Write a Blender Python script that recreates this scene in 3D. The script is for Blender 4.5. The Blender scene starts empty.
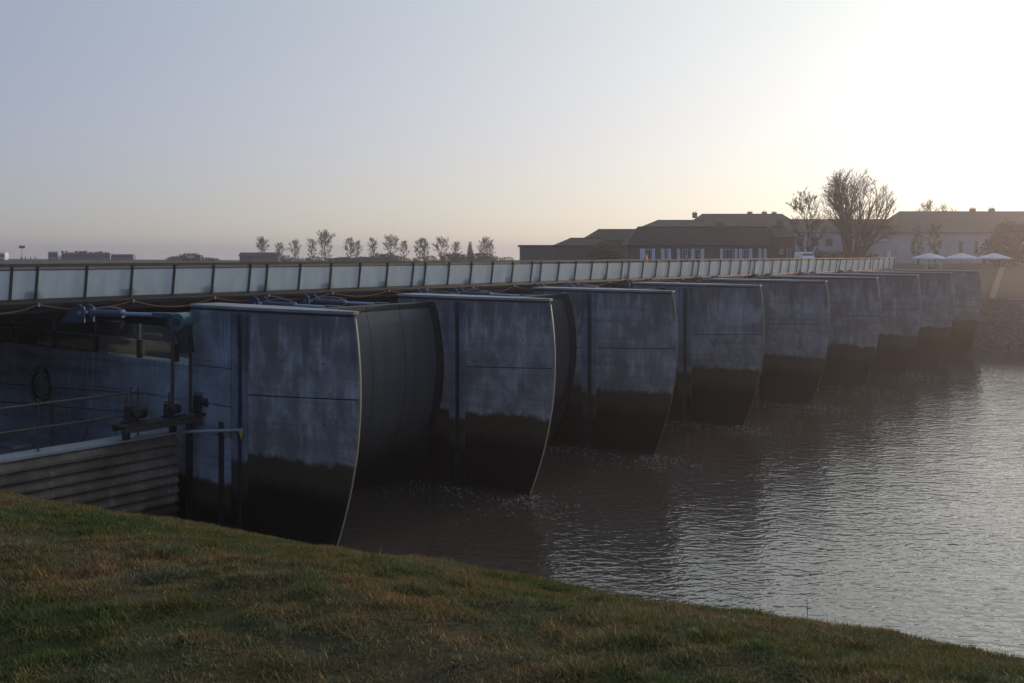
import bpy, bmesh, math, random
import numpy as np
from mathutils import Vector, Matrix

SC = bpy.context.scene
COL = SC.collection
R = math.radians

# ------------------------------------------------------------------ camera
F, YH, CZ = 995.0, 250.5, 10.37          # focal length (px), horizon row, eye height over the water
cam_d = bpy.data.cameras.new('camera')
cam = bpy.data.objects.new('camera', cam_d); COL.objects.link(cam)
cam.location = (0, 0, CZ); cam.rotation_euler = (R(90), 0, 0)
cam_d.sensor_width = 36; cam_d.lens = 36 * F / 1024
cam_d.shift_y = -(341.5 - YH) / 1024
cam_d.clip_start = 0.1; cam_d.clip_end = 20000
SC.camera = cam

# ------------------------------------------------------------------ light
SUN_AZ, SUN_EL = R(45), R(7.0)
world = bpy.data.worlds.new('World'); SC.world = world; world.use_nodes = True
wn = world.node_tree
bg = wn.nodes['Background']
sky = wn.nodes.new('ShaderNodeTexSky'); sky.sky_type = 'NISHITA'; sky.sun_disc = False
sky.sun_elevation = SUN_EL; sky.sun_rotation = SUN_AZ
sky.altitude = 0; sky.air_density = 1.0; sky.dust_density = 1.0; sky.ozone_density = 3.5
# hazy winter air: thin blue from the clear sky above, plus haze that scatters sunlight evenly and in a broad lobe round the sun
S = Vector((math.sin(SUN_AZ) * math.cos(SUN_EL), math.cos(SUN_AZ) * math.cos(SUN_EL), math.sin(SUN_EL)))
def wnode(t, **k):
    n = wn.nodes.new(t)
    for q, v in k.items(): setattr(n, q, v)
    return n
def wm(op, a, b=None):
    n = wnode('ShaderNodeMath', operation=op)
    for s_, v in zip(n.inputs, (a, b)):
        if v is None: continue
        if isinstance(v, bpy.types.NodeSocket): wn.links.new(v, s_)
        else: s_.default_value = v
    return n.outputs[0]
def wscale(col, f):
    n = wnode('ShaderNodeVectorMath', operation='SCALE')
    if isinstance(col, bpy.types.NodeSocket): wn.links.new(col, n.inputs[0])
    else: n.inputs[0].default_value = col
    if isinstance(f, bpy.types.NodeSocket): wn.links.new(f, n.inputs['Scale'])
    else: n.inputs['Scale'].default_value = f
    return n.outputs[0]
def wadd(a, b):
    n = wnode('ShaderNodeVectorMath', operation='ADD')
    for s_, v in zip(n.inputs, (a, b)):
        if isinstance(v, bpy.types.NodeSocket): wn.links.new(v, s_)
        else: s_.default_value = v
    return n.outputs[0]
tcw = wnode('ShaderNodeTexCoord').outputs['Generated']
dt = wnode('ShaderNodeVectorMath', operation='DOT_PRODUCT'); wn.links.new(tcw, dt.inputs[0]); dt.inputs[1].default_value = S
HG = .4
lobe = wm('DIVIDE', 1 - HG * HG, wm('POWER', wm('SUBTRACT', 1 + HG * HG, wm('MULTIPLY', dt.outputs['Value'], 2 * HG)), 1.5))
sz = wnode('ShaderNodeSeparateXYZ'); wn.links.new(tcw, sz.inputs[0])
low = wm('EXPONENT', wm('MULTIPLY', wm('MAXIMUM', sz.outputs[2], 0.0), -57.3 / 12))
tint = wnode('ShaderNodeVectorMath', operation='MULTIPLY'); wn.links.new(sky.outputs[0], tint.inputs[0]); tint.inputs[1].default_value = (.04, .20, .72)
cw = wadd(tint.outputs[0], (.40, 1.05, 2.05))
cw = wadd(cw, wscale((2.48, 2.52, 1.34), lobe))
cw = wadd(cw, wscale((2.0, .85, .30), wm('MULTIPLY', lobe, low)))
wn.links.new(cw, bg.inputs[0]); bg.inputs[1].default_value = 0.10
sl = bpy.data.lights.new('sun', 'SUN'); sun = bpy.data.objects.new('sun', sl); COL.objects.link(sun)
sl.energy = 2.2; sl.angle = R(0.6); sl.color = (1.0, 0.73, 0.53)
sun.rotation_euler = (-S).to_track_quat('-Z', 'Y').to_euler()
SC.view_settings.view_transform = 'Standard'; SC.view_settings.look = 'None'
SC.view_settings.exposure = 0.0; SC.view_settings.gamma = 1.0
SC.cycles.use_denoising = True
SC.cycles.max_bounces = 8; SC.cycles.volume_bounces = 1; SC.cycles.transparent_max_bounces = 16

# ------------------------------------------------------------------ materials
def mat(name):
    m = bpy.data.materials.new(name); m.use_nodes = True
    nt = m.node_tree; p = nt.nodes['Principled BSDF']
    return m, nt, p
def nd(nt, t, **k):
    n = nt.nodes.new(t)
    for a, b in k.items(): setattr(n, a, b)
    return n
def ramp(nt, src, stops):
    r = nd(nt, 'ShaderNodeValToRGB'); e = r.color_ramp.elements
    while len(e) < len(stops): e.new(0.5)
    for i, (p, c) in enumerate(stops):
        e[i].position = p; e[i].color = (*c, 1) if len(c) == 3 else c
    nt.links.new(src, r.inputs[0]); return r.outputs[0]
def noise(nt, vec, scale, detail=5, rough=.55, dist=0):
    n = nd(nt, 'ShaderNodeTexNoise'); n.inputs['Scale'].default_value = scale
    n.inputs['Detail'].default_value = detail; n.inputs['Roughness'].default_value = rough
    n.inputs['Distortion'].default_value = dist
    nt.links.new(vec, n.inputs['Vector']); return n.outputs['Fac']
def mapv(nt, vec, scale, rot=0):
    m = nd(nt, 'ShaderNodeMapping'); m.inputs['Scale'].default_value = scale
    m.inputs['Rotation'].default_value = (0, 0, rot); nt.links.new(vec, m.inputs['Vector']); return m.outputs[0]
def mix(nt, fac, a, b, mode='MIX'):
    m = nd(nt, 'ShaderNodeMix', data_type='RGBA', blend_type=mode)
    for s, v in ((m.inputs[0], fac), (m.inputs[6], a), (m.inputs[7], b)):
        if hasattr(v, 'links') or isinstance(v, bpy.types.NodeSocket): nt.links.new(v, s)
        elif isinstance(v, (int, float)): s.default_value = v
        else: s.default_value = (*v, 1)
    return m.outputs[2]
def mth(nt, op, a, b=None, c=None):
    m = nd(nt, 'ShaderNodeMath', operation=op)
    for s, v in zip(m.inputs, (a, b, c)):
        if v is None: continue
        if isinstance(v, bpy.types.NodeSocket): nt.links.new(v, s)
        else: s.default_value = v
    return m.outputs[0]
def bump(nt, p, h, strength=.3, dist=.05):
    b = nd(nt, 'ShaderNodeBump'); b.inputs['Strength'].default_value = strength
    b.inputs['Distance'].default_value = dist
    nt.links.new(h, b.inputs['Height']); nt.links.new(b.outputs[0], p.inputs['Normal'])
def pos(nt): return nd(nt, 'ShaderNodeNewGeometry').outputs['Position']
def objv(nt): return nd(nt, 'ShaderNodeTexCoord').outputs['Object']

def simple(name, col, rough=.6, metal=0, var=.25, scale=3.0, spec=None, bmp=.1):
    m, nt, p = mat(name); v = pos(nt)
    n = noise(nt, v, scale, 6)
    c = ramp(nt, n, [(.25, tuple(x * (1 - var) for x in col)), (.75, tuple(min(1, x * (1 + var)) for x in col))])
    nt.links.new(c, p.inputs['Base Color'])
    p.inputs['Roughness'].default_value = rough; p.inputs['Metallic'].default_value = metal
    if spec is not None: p.inputs['Specular IOR Level'].default_value = spec
    if bmp: bump(nt, p, noise(nt, v, scale * 8, 4), bmp, .01)
    return m

def concrete(name, base=(.33, .33, .335), tide=True, z1=3.22, z2=2.2, streak=.55):
    m, nt, p = mat(name); v = pos(nt)
    big = noise(nt, v, .5, 7, .62, .1); fine = noise(nt, v, 7, 8, .7)
    blot = noise(nt, mapv(nt, v, (1.1, 1.1, .7)), 1.0, 8, .70, .1)
    st = noise(nt, mapv(nt, v, (1.5, 1.5, .13)), 1.0, 7, .65, .05)
    st2 = noise(nt, mapv(nt, v, (5, 5, .22)), 1.0, 5, .6)
    band = noise(nt, mapv(nt, v, (.12, .12, 2.0)), 1.0, 4, .65)
    c = ramp(nt, big, [(.25, tuple(x * .58 for x in base)), (.5, base), (.8, tuple(x * 1.3 for x in base))])
    c = mix(nt, ramp(nt, blot, [(.40, (streak,) * 3), (.56, (0, 0, 0))]), c, tuple(x * .40 for x in base))
    c = mix(nt, ramp(nt, st, [(.34, (streak * .7,) * 3), (.5, (0, 0, 0))]), c, tuple(x * .38 for x in base))
    c = mix(nt, ramp(nt, band, [(.38, (.62,) * 3), (.52, (0, 0, 0))]), c, tuple(x * .45 for x in base))
    c = mix(nt, ramp(nt, mth(nt, 'MULTIPLY', st2, blot), [(.28, (0, 0, 0)), (.42, (.55,) * 3)]), c, tuple(min(1, x * 1.6) for x in base))
    c = mix(nt, ramp(nt, fine, [(.3, (.4,) * 3), (.6, (0, 0, 0))]), c, tuple(x * .5 for x in base))
    sx = nd(nt, 'ShaderNodeSeparateXYZ'); nt.links.new(v, sx.inputs[0]); z = sx.outputs[2]
    # rain-washed dirt that runs down from the top edge
    run = mth(nt, 'ADD', z, mth(nt, 'MULTIPLY', mth(nt, 'SUBTRACT', st, .5), 9))
    c = mix(nt, ramp(nt, mth(nt, 'MULTIPLY_ADD', run, .5, -3.45), [(.0, (0, 0, 0)), (.55, (.82,) * 3)]), c, tuple(x * .30 for x in base))
    if tide:
        zz = mth(nt, 'ADD', z, mth(nt, 'MULTIPLY', mth(nt, 'SUBTRACT', mth(nt, 'MULTIPLY_ADD', noise(nt, v, .10, 2), 1.6, noise(nt, mapv(nt, v, (1, 1, .5)), 1.6, 6, .7)), 1.3), .75))
        f1 = ramp(nt, mth(nt, 'MULTIPLY_ADD', zz, 2.6, .5 - 2.6 * z1), [(.25, (1, 1, 1)), (.75, (0, 0, 0))])
        c = mix(nt, f1, c, mix(nt, fine, (.050, .041, .027), (.095, .076, .046)))
        f2 = ramp(nt, mth(nt, 'MULTIPLY_ADD', zz, .9, .5 - .9 * z2), [(.2, (1, 1, 1)), (.8, (0, 0, 0))])
        c = mix(nt, f2, c, (.011, .009, .009))
    nt.links.new(c, p.inputs['Base Color'])
    p.inputs['Roughness'].default_value = .85; p.inputs['Specular IOR Level'].default_value = .12
    h = mth(nt, 'ADD', noise(nt, v, 26, 6, .7), mth(nt, 'MULTIPLY', big, 1.5))
    bump(nt, p, h, .35, .02)
    return m

M = {}
M['concrete'] = concrete('weathered concrete', (.37, .36, .36), streak=.8)
M['concrete_clean'] = concrete('smooth concrete', (.35, .38, .43), z1=1.9, z2=1.0, streak=.28)
M['plank'] = concrete('precast plank concrete', (.25, .20, .165), tide=True, z1=1.2, z2=.5, streak=.5)
M['guide'] = concrete('stained steel guide', (.22, .25, .31), z1=2.9, z2=1.7, streak=.3)
M['coping'] = simple('pale coping concrete', (.36, .37, .40), .7, var=.2, scale=2)
M['cap'] = simple('pier cap concrete', (.24, .25, .27), .5, var=.25, scale=1.5)
M['steel'] = simple('galvanised steel', (.20, .25, .34), .45, .2, .3, 2.5)
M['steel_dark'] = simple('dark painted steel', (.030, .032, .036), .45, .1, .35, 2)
M['steel_lit'] = simple('sunlit-tone steel strip', (.40, .37, .32), .35, .85, .15, 4)  # brighter copy, sunlit rim of the near piers put into its colour
M['girder'] = simple('brown grey girder paint', (.022, .020, .022), .55, 0, .3, 1.2)
M['blue'] = simple('blue machine paint', (.055, .085, .15), .35, .1, .2, 3)
M['blue_light'] = simple('pale blue piston paint', (.26, .33, .46), .3, .3, .15, 3)
M['teal'] = simple('teal machine paint', (.06, .14, .17), .35, .1, .2, 5)
M['bronze'] = simple('dark bronze', (.022, .036, .042), .5, .0, .4, 9)
M['steel_unlit'] = simple('unlit-tone steel strip', (.075, .072, .07), .6, .2, .3, 3)  # darker copy of the same strip, painted as unlit on farther piers
M['tube'] = simple('weathered tube steel', (.10, .072, .058), .5, .3, .3, 6)
M['cable'] = simple('rust red cable sheath', (.16, .052, .03), .6, 0, .3, 3)
M['wood'] = simple('dark hardwood', (.045, .038, .035), .6, 0, .35, 4)
M['rubber'] = simple('black rubber', (.015, .015, .016), .6, 0, .2, 6)
M['white'] = simple('white paint', (.72, .74, .78), .55, 0, .08, 1)
M['render'] = simple('pale rendered wall', (.42, .41, .42), .85, 0, .12, .4)
M['stonewall'] = simple('grey stone wall', (.11, .10, .10), .85, 0, .3, 2.2)
M['slate'] = simple('slate roof', (.036, .030, .034), .7, 0, .25, 1.3, spec=.15)
M['slate2'] = simple('worn slate roof', (.062, .054, .056), .7, 0, .25, .8, spec=.15)
M['brick'] = simple('brown brick', (.13, .085, .062), .85, 0, .3, 2)
M['glass_dark'] = simple('dark window glass', (.02, .025, .03), .08, 0, .1, 1, bmp=0)
M['canvas'] = simple('off white canvas', (.62, .64, .70), .8, 0, .08, 1)
M['yellow'] = simple('yellow paint', (.62, .44, .08), .4, 0, .1, 1)
M['bark'] = simple('grey brown bark', (.030, .023, .019), .9, 0, .3, 4)
M['twig'] = simple('brown twigs', (.034, .025, .020), .9, 0, .25, 2)
M['skin'] = simple('skin', (.45, .29, .22), .55, 0, .06, 9, bmp=0)
M['hair'] = simple('dark hair', (.025, .018, .014), .6, 0, .2, 20)
for nm, c in (('orange cloth', (.62, .26, .04)), ('navy cloth', (.03, .035, .06)), ('grey cloth', (.12, .12, .13)), ('pale blue cloth', (.34, .42, .56)),
              ('brown cloth', (.18, .11, .075)), ('jeans cloth', (.05, .065, .11)), ('black cloth', (.018, .018, .02))):
    M[nm] = simple(nm, c, .85, 0, .15, 12)

def leafmat(name, a, b, tr=.2):
    m, nt, p = mat(name); v = pos(nt)
    c = ramp(nt, noise(nt, v, 1.4, 6, .65), [(.3, a), (.7, b)])
    nt.links.new(c, p.inputs['Base Color']); p.inputs['Roughness'].default_value = .7
    t = nd(nt, 'ShaderNodeBsdfTranslucent'); nt.links.new(c, t.inputs[0])
    mx = nd(nt, 'ShaderNodeMixShader'); mx.inputs[0].default_value = tr
    nt.links.new(p.outputs[0], mx.inputs[1]); nt.links.new(t.outputs[0], mx.inputs[2])
    nt.links.new(mx.outputs[0], nt.nodes['Material Output'].inputs[0]); return m
M['leaf'] = leafmat('evergreen leaves', (.028, .036, .016), (.075, .080, .034))
M['brownleaf'] = leafmat('dry brown leaves', (.055, .036, .022), (.12, .070, .035))
M['conifer'] = leafmat('conifer needles', (.018, .025, .018), (.04, .05, .03))

def grass_color(nt, v):
    pat = noise(nt, v, .75, 6, .62, .6); med = noise(nt, v, 3.5, 5, .6, .3); fin = noise(nt, v, 22, 4, .7)
    green = mix(nt, fin, (.055, .072, .022), (.155, .175, .058))
    dry = mix(nt, fin, (.12, .092, .050), (.34, .26, .15))
    f = ramp(nt, mth(nt, 'ADD', mth(nt, 'MULTIPLY', pat, .7), mth(nt, 'MULTIPLY', med, .3)), [(.42, (0, 0, 0)), (.60, (.85,) * 3)])
    return mix(nt, f, green, dry)
def mk_grass_blade():
    m, nt, p = mat('grass blades'); v = pos(nt)
    c = grass_color(nt, v)
    at = nd(nt, 'ShaderNodeAttribute', attribute_name='tint')
    c = mix(nt, .75, c, at.outputs['Color'], 'MULTIPLY')
    nt.links.new(c, p.inputs['Base Color']); p.inputs['Roughness'].default_value = .6
    p.inputs['Specular IOR Level'].default_value = .08
    t = nd(nt, 'ShaderNodeBsdfTranslucent'); nt.links.new(c, t.inputs[0])
    mx = nd(nt, 'ShaderNodeMixShader'); mx.inputs[0].default_value = .3
    nt.links.new(p.outputs[0], mx.inputs[1]); nt.links.new(t.outputs[0], mx.inputs[2])
    nt.links.new(mx.outputs[0], nt.nodes['Material Output'].inputs[0]); return m
M['grass'] = mk_grass_blade()
def mk_ground():
    m, nt, p = mat('turf and earth'); v = pos(nt)
    c = mix(nt, .70, grass_color(nt, v), (.016, .013, .009))  # dark soil mixed in, shadow between the blades painted with it
    far = mix(nt, noise(nt, v, .02, 6), (.040, .040, .024), (.075, .062, .040))
    dv = nd(nt, 'ShaderNodeVectorMath', operation='LENGTH'); nt.links.new(v, dv.inputs[0])
    c = mix(nt, ramp(nt, mth(nt, 'MULTIPLY', dv.outputs['Value'], .01), [(.2, (0, 0, 0)), (.6, (1, 1, 1))]), c, far)
    sx = nd(nt, 'ShaderNodeSeparateXYZ'); nt.links.new(v, sx.inputs[0])
    c = mix(nt, ramp(nt, mth(nt, 'MULTIPLY', sx.outputs[2], .5), [(.3, (1, 1, 1)), (.9, (0, 0, 0))]), c, (.07, .052, .038))
    nt.links.new(c, p.inputs['Base Color']); p.inputs['Roughness'].default_value = .95
    p.inputs['Specular IOR Level'].default_value = .1
    bump(nt, p, noise(nt, v, 14, 6, .7), .8, .04); return m
M['ground'] = mk_ground()
def mk_stone():
    m, nt, p = mat('riprap stone'); v = pos(nt)
    vo = nd(nt, 'ShaderNodeTexVoronoi'); vo.inputs['Scale'].default_value = 2.4; nt.links.new(v, vo.inputs['Vector'])
    c = mix(nt, noise(nt, v, .5, 6), (.055, .047, .042), (.11, .092, .08))
    c = mix(nt, ramp(nt, vo.outputs['Distance'], [(.3, (0, 0, 0)), (.65, (.5,) * 3)]), c, (.03, .026, .02))
    nt.links.new(c, p.inputs['Base Color']); p.inputs['Roughness'].default_value = .9
    bump(nt, p, mth(nt, 'MULTIPLY', vo.outputs['Distance'], -1), .8, .3); return m
M['stone'] = mk_stone()
M['path'] = simple('gravel path', (.13, .12, .10), .95, 0, .15, 2)
def mk_water():
    m, nt, p = mat('muddy river water'); v = pos(nt)
    n0 = noise(nt, v, .06, 4)
    c = mix(nt, n0, (.058, .043, .036), (.080, .060, .048))
    p.inputs['Roughness'].default_value = .03; p.inputs['IOR'].default_value = 2.35
    nt.links.new(c, p.inputs['Base Color'])
    a = noise(nt, mapv(nt, v, (1.0, 1.9, 1), R(-20)), .95, 2, .45, .6)
    b = noise(nt, mapv(nt, v, (1.0, 1.6, 1), R(16)), 2.3, 2, .5, .4)
    d = noise(nt, mapv(nt, v, (1, 1.4, 1)), 6, 2, .5)
    swell = noise(nt, v, .30, 2, .5)
    h = mth(nt, 'ADD', mth(nt, 'MULTIPLY', a, .46), mth(nt, 'MULTIPLY', b, .40))
    h = mth(nt, 'ADD', h, mth(nt, 'MULTIPLY', d, .10))
    gust = ramp(nt, noise(nt, v, .09, 3), [(.3, (.6,) * 3), (.7, (1, 1, 1))])
    h = mth(nt, 'MULTIPLY', h, gust)
    h = mth(nt, 'ADD', h, mth(nt, 'MULTIPLY', swell, .5))
    bump(nt, p, h, 1.0, .105); return m
M['water'] = mk_water()
M['foam'] = simple('water foam', (.55, .53, .50), .7, 0, .2, 5)
def mk_glass(name, white, trans, rough, col=(.75, .80, .84)):
    m, nt, p = mat(name)
    v = pos(nt)
    n = noise(nt, mapv(nt, v, (2.2, 2.2, .5)), 1.5, 5, .6)
    c = ramp(nt, n, [(.3, tuple(x * .78 for x in col)), (.7, col)])
    d = nd(nt, 'ShaderNodeBsdfDiffuse'); tl = nd(nt, 'ShaderNodeBsdfTranslucent')
    nt.links.new(c, d.inputs[0]); nt.links.new(c, tl.inputs[0])
    m1 = nd(nt, 'ShaderNodeMixShader'); m1.inputs[0].default_value = .5
    nt.links.new(d.outputs[0], m1.inputs[1]); nt.links.new(tl.outputs[0], m1.inputs[2])
    t = nd(nt, 'ShaderNodeBsdfTransparent'); t.inputs[0].default_value = (.78, .84, .86, 1)
    m2 = nd(nt, 'ShaderNodeMixShader'); m2.inputs[0].default_value = white
    nt.links.new(t.outputs[0], m2.inputs[1]); nt.links.new(m1.outputs[0], m2.inputs[2])
    g = nd(nt, 'ShaderNodeBsdfGlossy'); g.inputs['Roughness'].default_value = rough
    fr = nd(nt, 'ShaderNodeFresnel'); fr.inputs[0].default_value = 1.6
    m3 = nd(nt, 'ShaderNodeMixShader'); nt.links.new(fr.outputs[0], m3.inputs[0])
    nt.links.new(m2.outputs[0], m3.inputs[1]); nt.links.new(g.outputs[0], m3.inputs[2])
    nt.links.new(m3.outputs[0], nt.nodes['Material Output'].inputs[0]); return m
def mk_frost():
    m, nt, p = mat('frosted parapet glass'); v = pos(nt)
    n = noise(nt, mapv(nt, v, (2.2, 2.2, .5)), 1.5, 5, .6)
    c = ramp(nt, n, [(.3, (.70, .75, .77)), (.7, (.90, .93, .93))])
    g = nd(nt, 'ShaderNodeBsdfGlass'); g.inputs['Roughness'].default_value = .42; g.inputs['IOR'].default_value = 1.45
    nt.links.new(c, g.inputs[0])
    d = nd(nt, 'ShaderNodeBsdfDiffuse'); d.inputs[0].default_value = (.75, .80, .82, 1)
    t = nd(nt, 'ShaderNodeBsdfTranslucent'); t.inputs[0].default_value = (.85, .90, .92, 1)
    a = nd(nt, 'ShaderNodeMixShader'); a.inputs[0].default_value = .6
    nt.links.new(d.outputs[0], a.inputs[1]); nt.links.new(t.outputs[0], a.inputs[2])
    b = nd(nt, 'ShaderNodeMixShader'); b.inputs[0].default_value = .62
    nt.links.new(a.outputs[0], b.inputs[1]); nt.links.new(g.outputs[0], b.inputs[2])
    nt.links.new(b.outputs[0], nt.nodes['Material Output'].inputs[0]); return m
M['frost'] = mk_frost()
M['clear'] = mk_glass('whitened clear glass', .22, .6, .04, (.5, .56, .58))  # diffuse white share stands in for sky reflected in the panes
def mk_gate():
    m, nt, p = mat('gate skin plate'); v = pos(nt)
    c = mix(nt, noise(nt, mapv(nt, v, (1.6, 1.6, .18)), 1, 6, .65), (.055, .055, .060), (.15, .15, .16))
    sx = nd(nt, 'ShaderNodeSeparateXYZ'); nt.links.new(v, sx.inputs[0])
    zz = mth(nt, 'ADD', sx.outputs[2], noise(nt, v, 1.2, 5))
    c = mix(nt, ramp(nt, mth(nt, 'MULTIPLY', zz, .2), [(.3, (1, 1, 1)), (.75, (0, 0, 0))]), c, (.022, .018, .015))
    nt.links.new(c, p.inputs['Base Color']); p.inputs['Roughness'].default_value = .48
    p.inputs['Metallic'].default_value = .1
    bump(nt, p, noise(nt, v, 3, 5), .15, .03); return m
M['gate'] = mk_gate()

# ------------------------------------------------------------------ mesh helpers
class MB:
    def __init__(s): s.v, s.f, s.mi = [], [], []
    def add(s, vs, fs, m=0):
        o = len(s.v); s.v += [tuple(q) for q in vs]
        for f in fs: s.f.append([o + i for i in f]); s.mi.append(m)
        return s
    def box(s, a, b, m=0):
        x0, y0, z0 = [min(p, q) for p, q in zip(a, b)]; x1, y1, z1 = [max(p, q) for p, q in zip(a, b)]
        return s.add([(x0, y0, z0), (x1, y0, z0), (x1, y1, z0), (x0, y1, z0), (x0, y0, z1), (x1, y0, z1), (x1, y1, z1), (x0, y1, z1)],
                     [(0, 3, 2, 1), (4, 5, 6, 7), (0, 1, 5, 4), (1, 2, 6, 5), (2, 3, 7, 6), (3, 0, 4, 7)], m)
    def loft(s, rings, cap=True, closed=True, m=0):
        n = len(rings[0]); vs = [q for r in rings for q in r]; fs = []
        for i in range(len(rings) - 1):
            for j in range(n if closed else n - 1):
                k = (j + 1) % n
                fs.append((i * n + j, i * n + k, (i + 1) * n + k, (i + 1) * n + j))
        if cap: fs += [tuple(range(n))[::-1], tuple((len(rings) - 1) * n + j for j in range(n))]
        return s.add(vs, fs, m)
    def tube(s, pts, r, n=8, cap=True, m=0):
        pts = [Vector(p) for p in pts]; rs = r if isinstance(r, (list, tuple)) else [r] * len(pts)
        rings = []
        for i, p in enumerate(pts):
            d = (pts[min(i + 1, len(pts) - 1)] - pts[max(i - 1, 0)]).normalized()
            u = d.cross(Vector((0, 0, 1)) if abs(d.z) < .9 else Vector((1, 0, 0))).normalized(); w = u.cross(d)
            rings.append([p + (u * math.cos(2 * math.pi * k / n) + w * math.sin(2 * math.pi * k / n)) * rs[i] for k in range(n)])
        return s.loft(rings, cap, True, m)
    def prism(s, poly, f0, f1, m=0):            # poly of 2D points, f0/f1 lift them to 3D
        return s.loft([[f0(*q) for q in poly], [f1(*q) for q in poly]], True, True, m)
    def build(s, name, mats, parent=None, bevel=0, smooth=False, loc=None):
        me = bpy.data.meshes.new(name); me.from_pydata(s.v, [], s.f)
        bm = bmesh.new(); bm.from_mesh(me); bmesh.ops.recalc_face_normals(bm, faces=bm.faces); bm.to_mesh(me); bm.free()
        for mm in (mats if isinstance(mats, (list, tuple)) else [mats]): me.materials.append(mm)
        me.polygons.foreach_set('material_index', s.mi)
        if smooth: me.polygons.foreach_set('use_smooth', [True] * len(me.polygons))
        o = bpy.data.objects.new(name, me); COL.objects.link(o); o.parent = parent
        if loc: o.location = loc
        if bevel:
            b = o.modifiers.new('bevel', 'BEVEL'); b.width = bevel; b.segments = 2; b.limit_method = 'ANGLE'
        return o
def tag(o, label=None, cat=None, group=None, kind=None):
    if label: o['label'] = label
    if cat: o['category'] = cat
    if group: o['group'] = group
    if kind: o['kind'] = kind
    return o
def empty(name, loc=(0, 0, 0), rz=0):
    o = bpy.data.objects.new(name, None); COL.objects.link(o); o.location = loc; o.rotation_euler = (0, 0, rz)
    o.empty_display_size = .3; return o
def copy_tree(o, parent=None):
    c = o.copy(); COL.objects.link(c); c.parent = parent
    for ch in list(o.children): copy_tree(ch, c)
    return c
def at(px, py, Y): return Vector(((px - 512) / F * Y, Y, CZ - (py - YH) / F * Y))

# dam frame: x axis downstream, y axis along the row of piers
ANG = math.atan((1285 - 512) / F)
DX = Vector((math.cos(ANG), -math.sin(ANG), 0)); RX = Vector((math.sin(ANG), math.cos(ANG), 0))
ORG = Vector((1.60, 41.8, 0)); RZ = -ANG; SP = 10.6
def dam(t, r, z=0): return ORG - DX * t + RX * r + Vector((0, 0, z))
def pier_r(n): return -11.1 if n == 1 else (n - 2) * SP
def rail_r(px, t):                          # place along the row of a point seen at column px at upstream offset t
    C = (ORG.y * math.tan(ANG) - ORG.x) + t / math.cos(ANG)
    Y = F * C / (1285 - px); return (Y - ORG.y - math.sin(ANG) * t) / math.cos(ANG)
def face_t(px, r):                          # upstream offset of a point seen at column px on the plane r
    b = ORG + RX * r; a = (512 - px) / F
    return (b.x + a * b.y) / (math.cos(ANG) - math.sin(ANG) * a)

# ------------------------------------------------------------------ ground sheet, water
E1 = Vector((.895, -.446)); E2 = Vector((.446, .895))
def hgt(x, y):
    v = E2.x * x + E2.y * y
    dx, dy = x - ORG.x, y - ORG.y
    r = dx * RX.x + dy * RX.y; t = -(dx * DX.x + dy * DX.y)
    # near bank, a rounded crest that rolls down into the river
    w = np.clip(v - 2.28, 0, 10.4)
    near = 8.75 - .0434 * w * w - .9 * np.clip(v - 12.68, 0, 7)
    bumpy = .035 * np.sin(x * 1.7 + y * .6) * np.sin(y * 1.3 - x * .5) + .02 * np.sin(x * 4.1 + 1) * np.sin(y * 3.7) + .012 * np.sin(x * 7.3 + y * 2.2) * np.sin(y * 9.1 - x * 3.1) + .011 * np.sin(x * 13.7 - y * 5) * np.sin(y * 12.9 + x * 4)
    near = near + bumpy * (v > -30)
    near = np.maximum(near, -2.2)
    # far bank
    far = np.interp(r, [70, 76.4, 77.6, 82, 88, 112, 118], [-2.2, -1.2, 0, 5.0, 5.7, 7.8, 8.0])
    h = np.maximum(near, far)
    low = np.clip((y - 190) / 60, 0, 1) * np.clip((70 - x) / 60, 0, 1)
    h = np.where(r > 60, np.where(h > 6, h - 1.2 * low, h), h)
    # the land ends in a tidal flat far upstream on the left
    edge = np.clip((y + .5 * x - 330) / 60, 0, 1) * np.clip((430 - x) / 200, 0, 1)
    h = np.where(r > 60, h * (1 - edge) - 1.2 * edge, h)
    return h
def gl_(x, y): return float(hgt(np.array(float(x)), np.array(float(y))))
def axis_vals(fine, step, g, far):
    out = list(np.arange(-fine[0], fine[1] + 1e-6, step)); s = step; p = out[-1]
    while p < far: s *= g; p += s; out.append(min(p, far))
    s = step; p = out[0]
    while p > -far: s *= g; p -= s; out.insert(0, max(p, -far))
    return np.array(out)
def grid_obj(name, us, vs, zf, e1, e2, o, m):
    U, V = np.meshgrid(us, vs); X = o[0] + e1.x * U + e2.x * V; Y = o[1] + e1.y * U + e2.y * V
    Z = zf(X, Y); nu, nv = len(us), len(vs)
    co = np.stack([X, Y, Z], -1).reshape(-1, 3)
    i = (np.arange(nv - 1)[:, None] * nu + np.arange(nu - 1)[None, :]).reshape(-1)
    q = np.stack([i, i + 1, i + nu + 1, i + nu], -1)
    me = bpy.data.meshes.new(name); me.from_pydata(co, [], q); me.polygons.foreach_set('use_smooth', [True] * len(q))
    me.materials.append(m); ob = bpy.data.objects.new(name, me); COL.objects.link(ob); return ob
us = axis_vals((16, 10), .12, 1.12, 5000)
vn = list(np.arange(-2, 20.01, .12)); s = .2; p = vn[-1]
while p < 5000:
    s = min(s * 1.13, 2.0 if p < 125 else 1e9); p += s; vn.append(min(p, 5000))
p = -2; s = .2
while p > -400: s *= 1.3; p -= s; vn.insert(0, p)
g = grid_obj('ground', us, np.array(vn), hgt, E1, E2, (0, 0), M['ground']); tag(g, kind='structure')
mb = MB()
wv = [(-5000, -400, 0), (5000, -400, 0), (5000, 5000, 0), (-5000, 5000, 0)]
w = MB().add(wv, [(0, 1, 2, 3)]).build('river_water', M['water']); tag(w, kind='structure')

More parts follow.
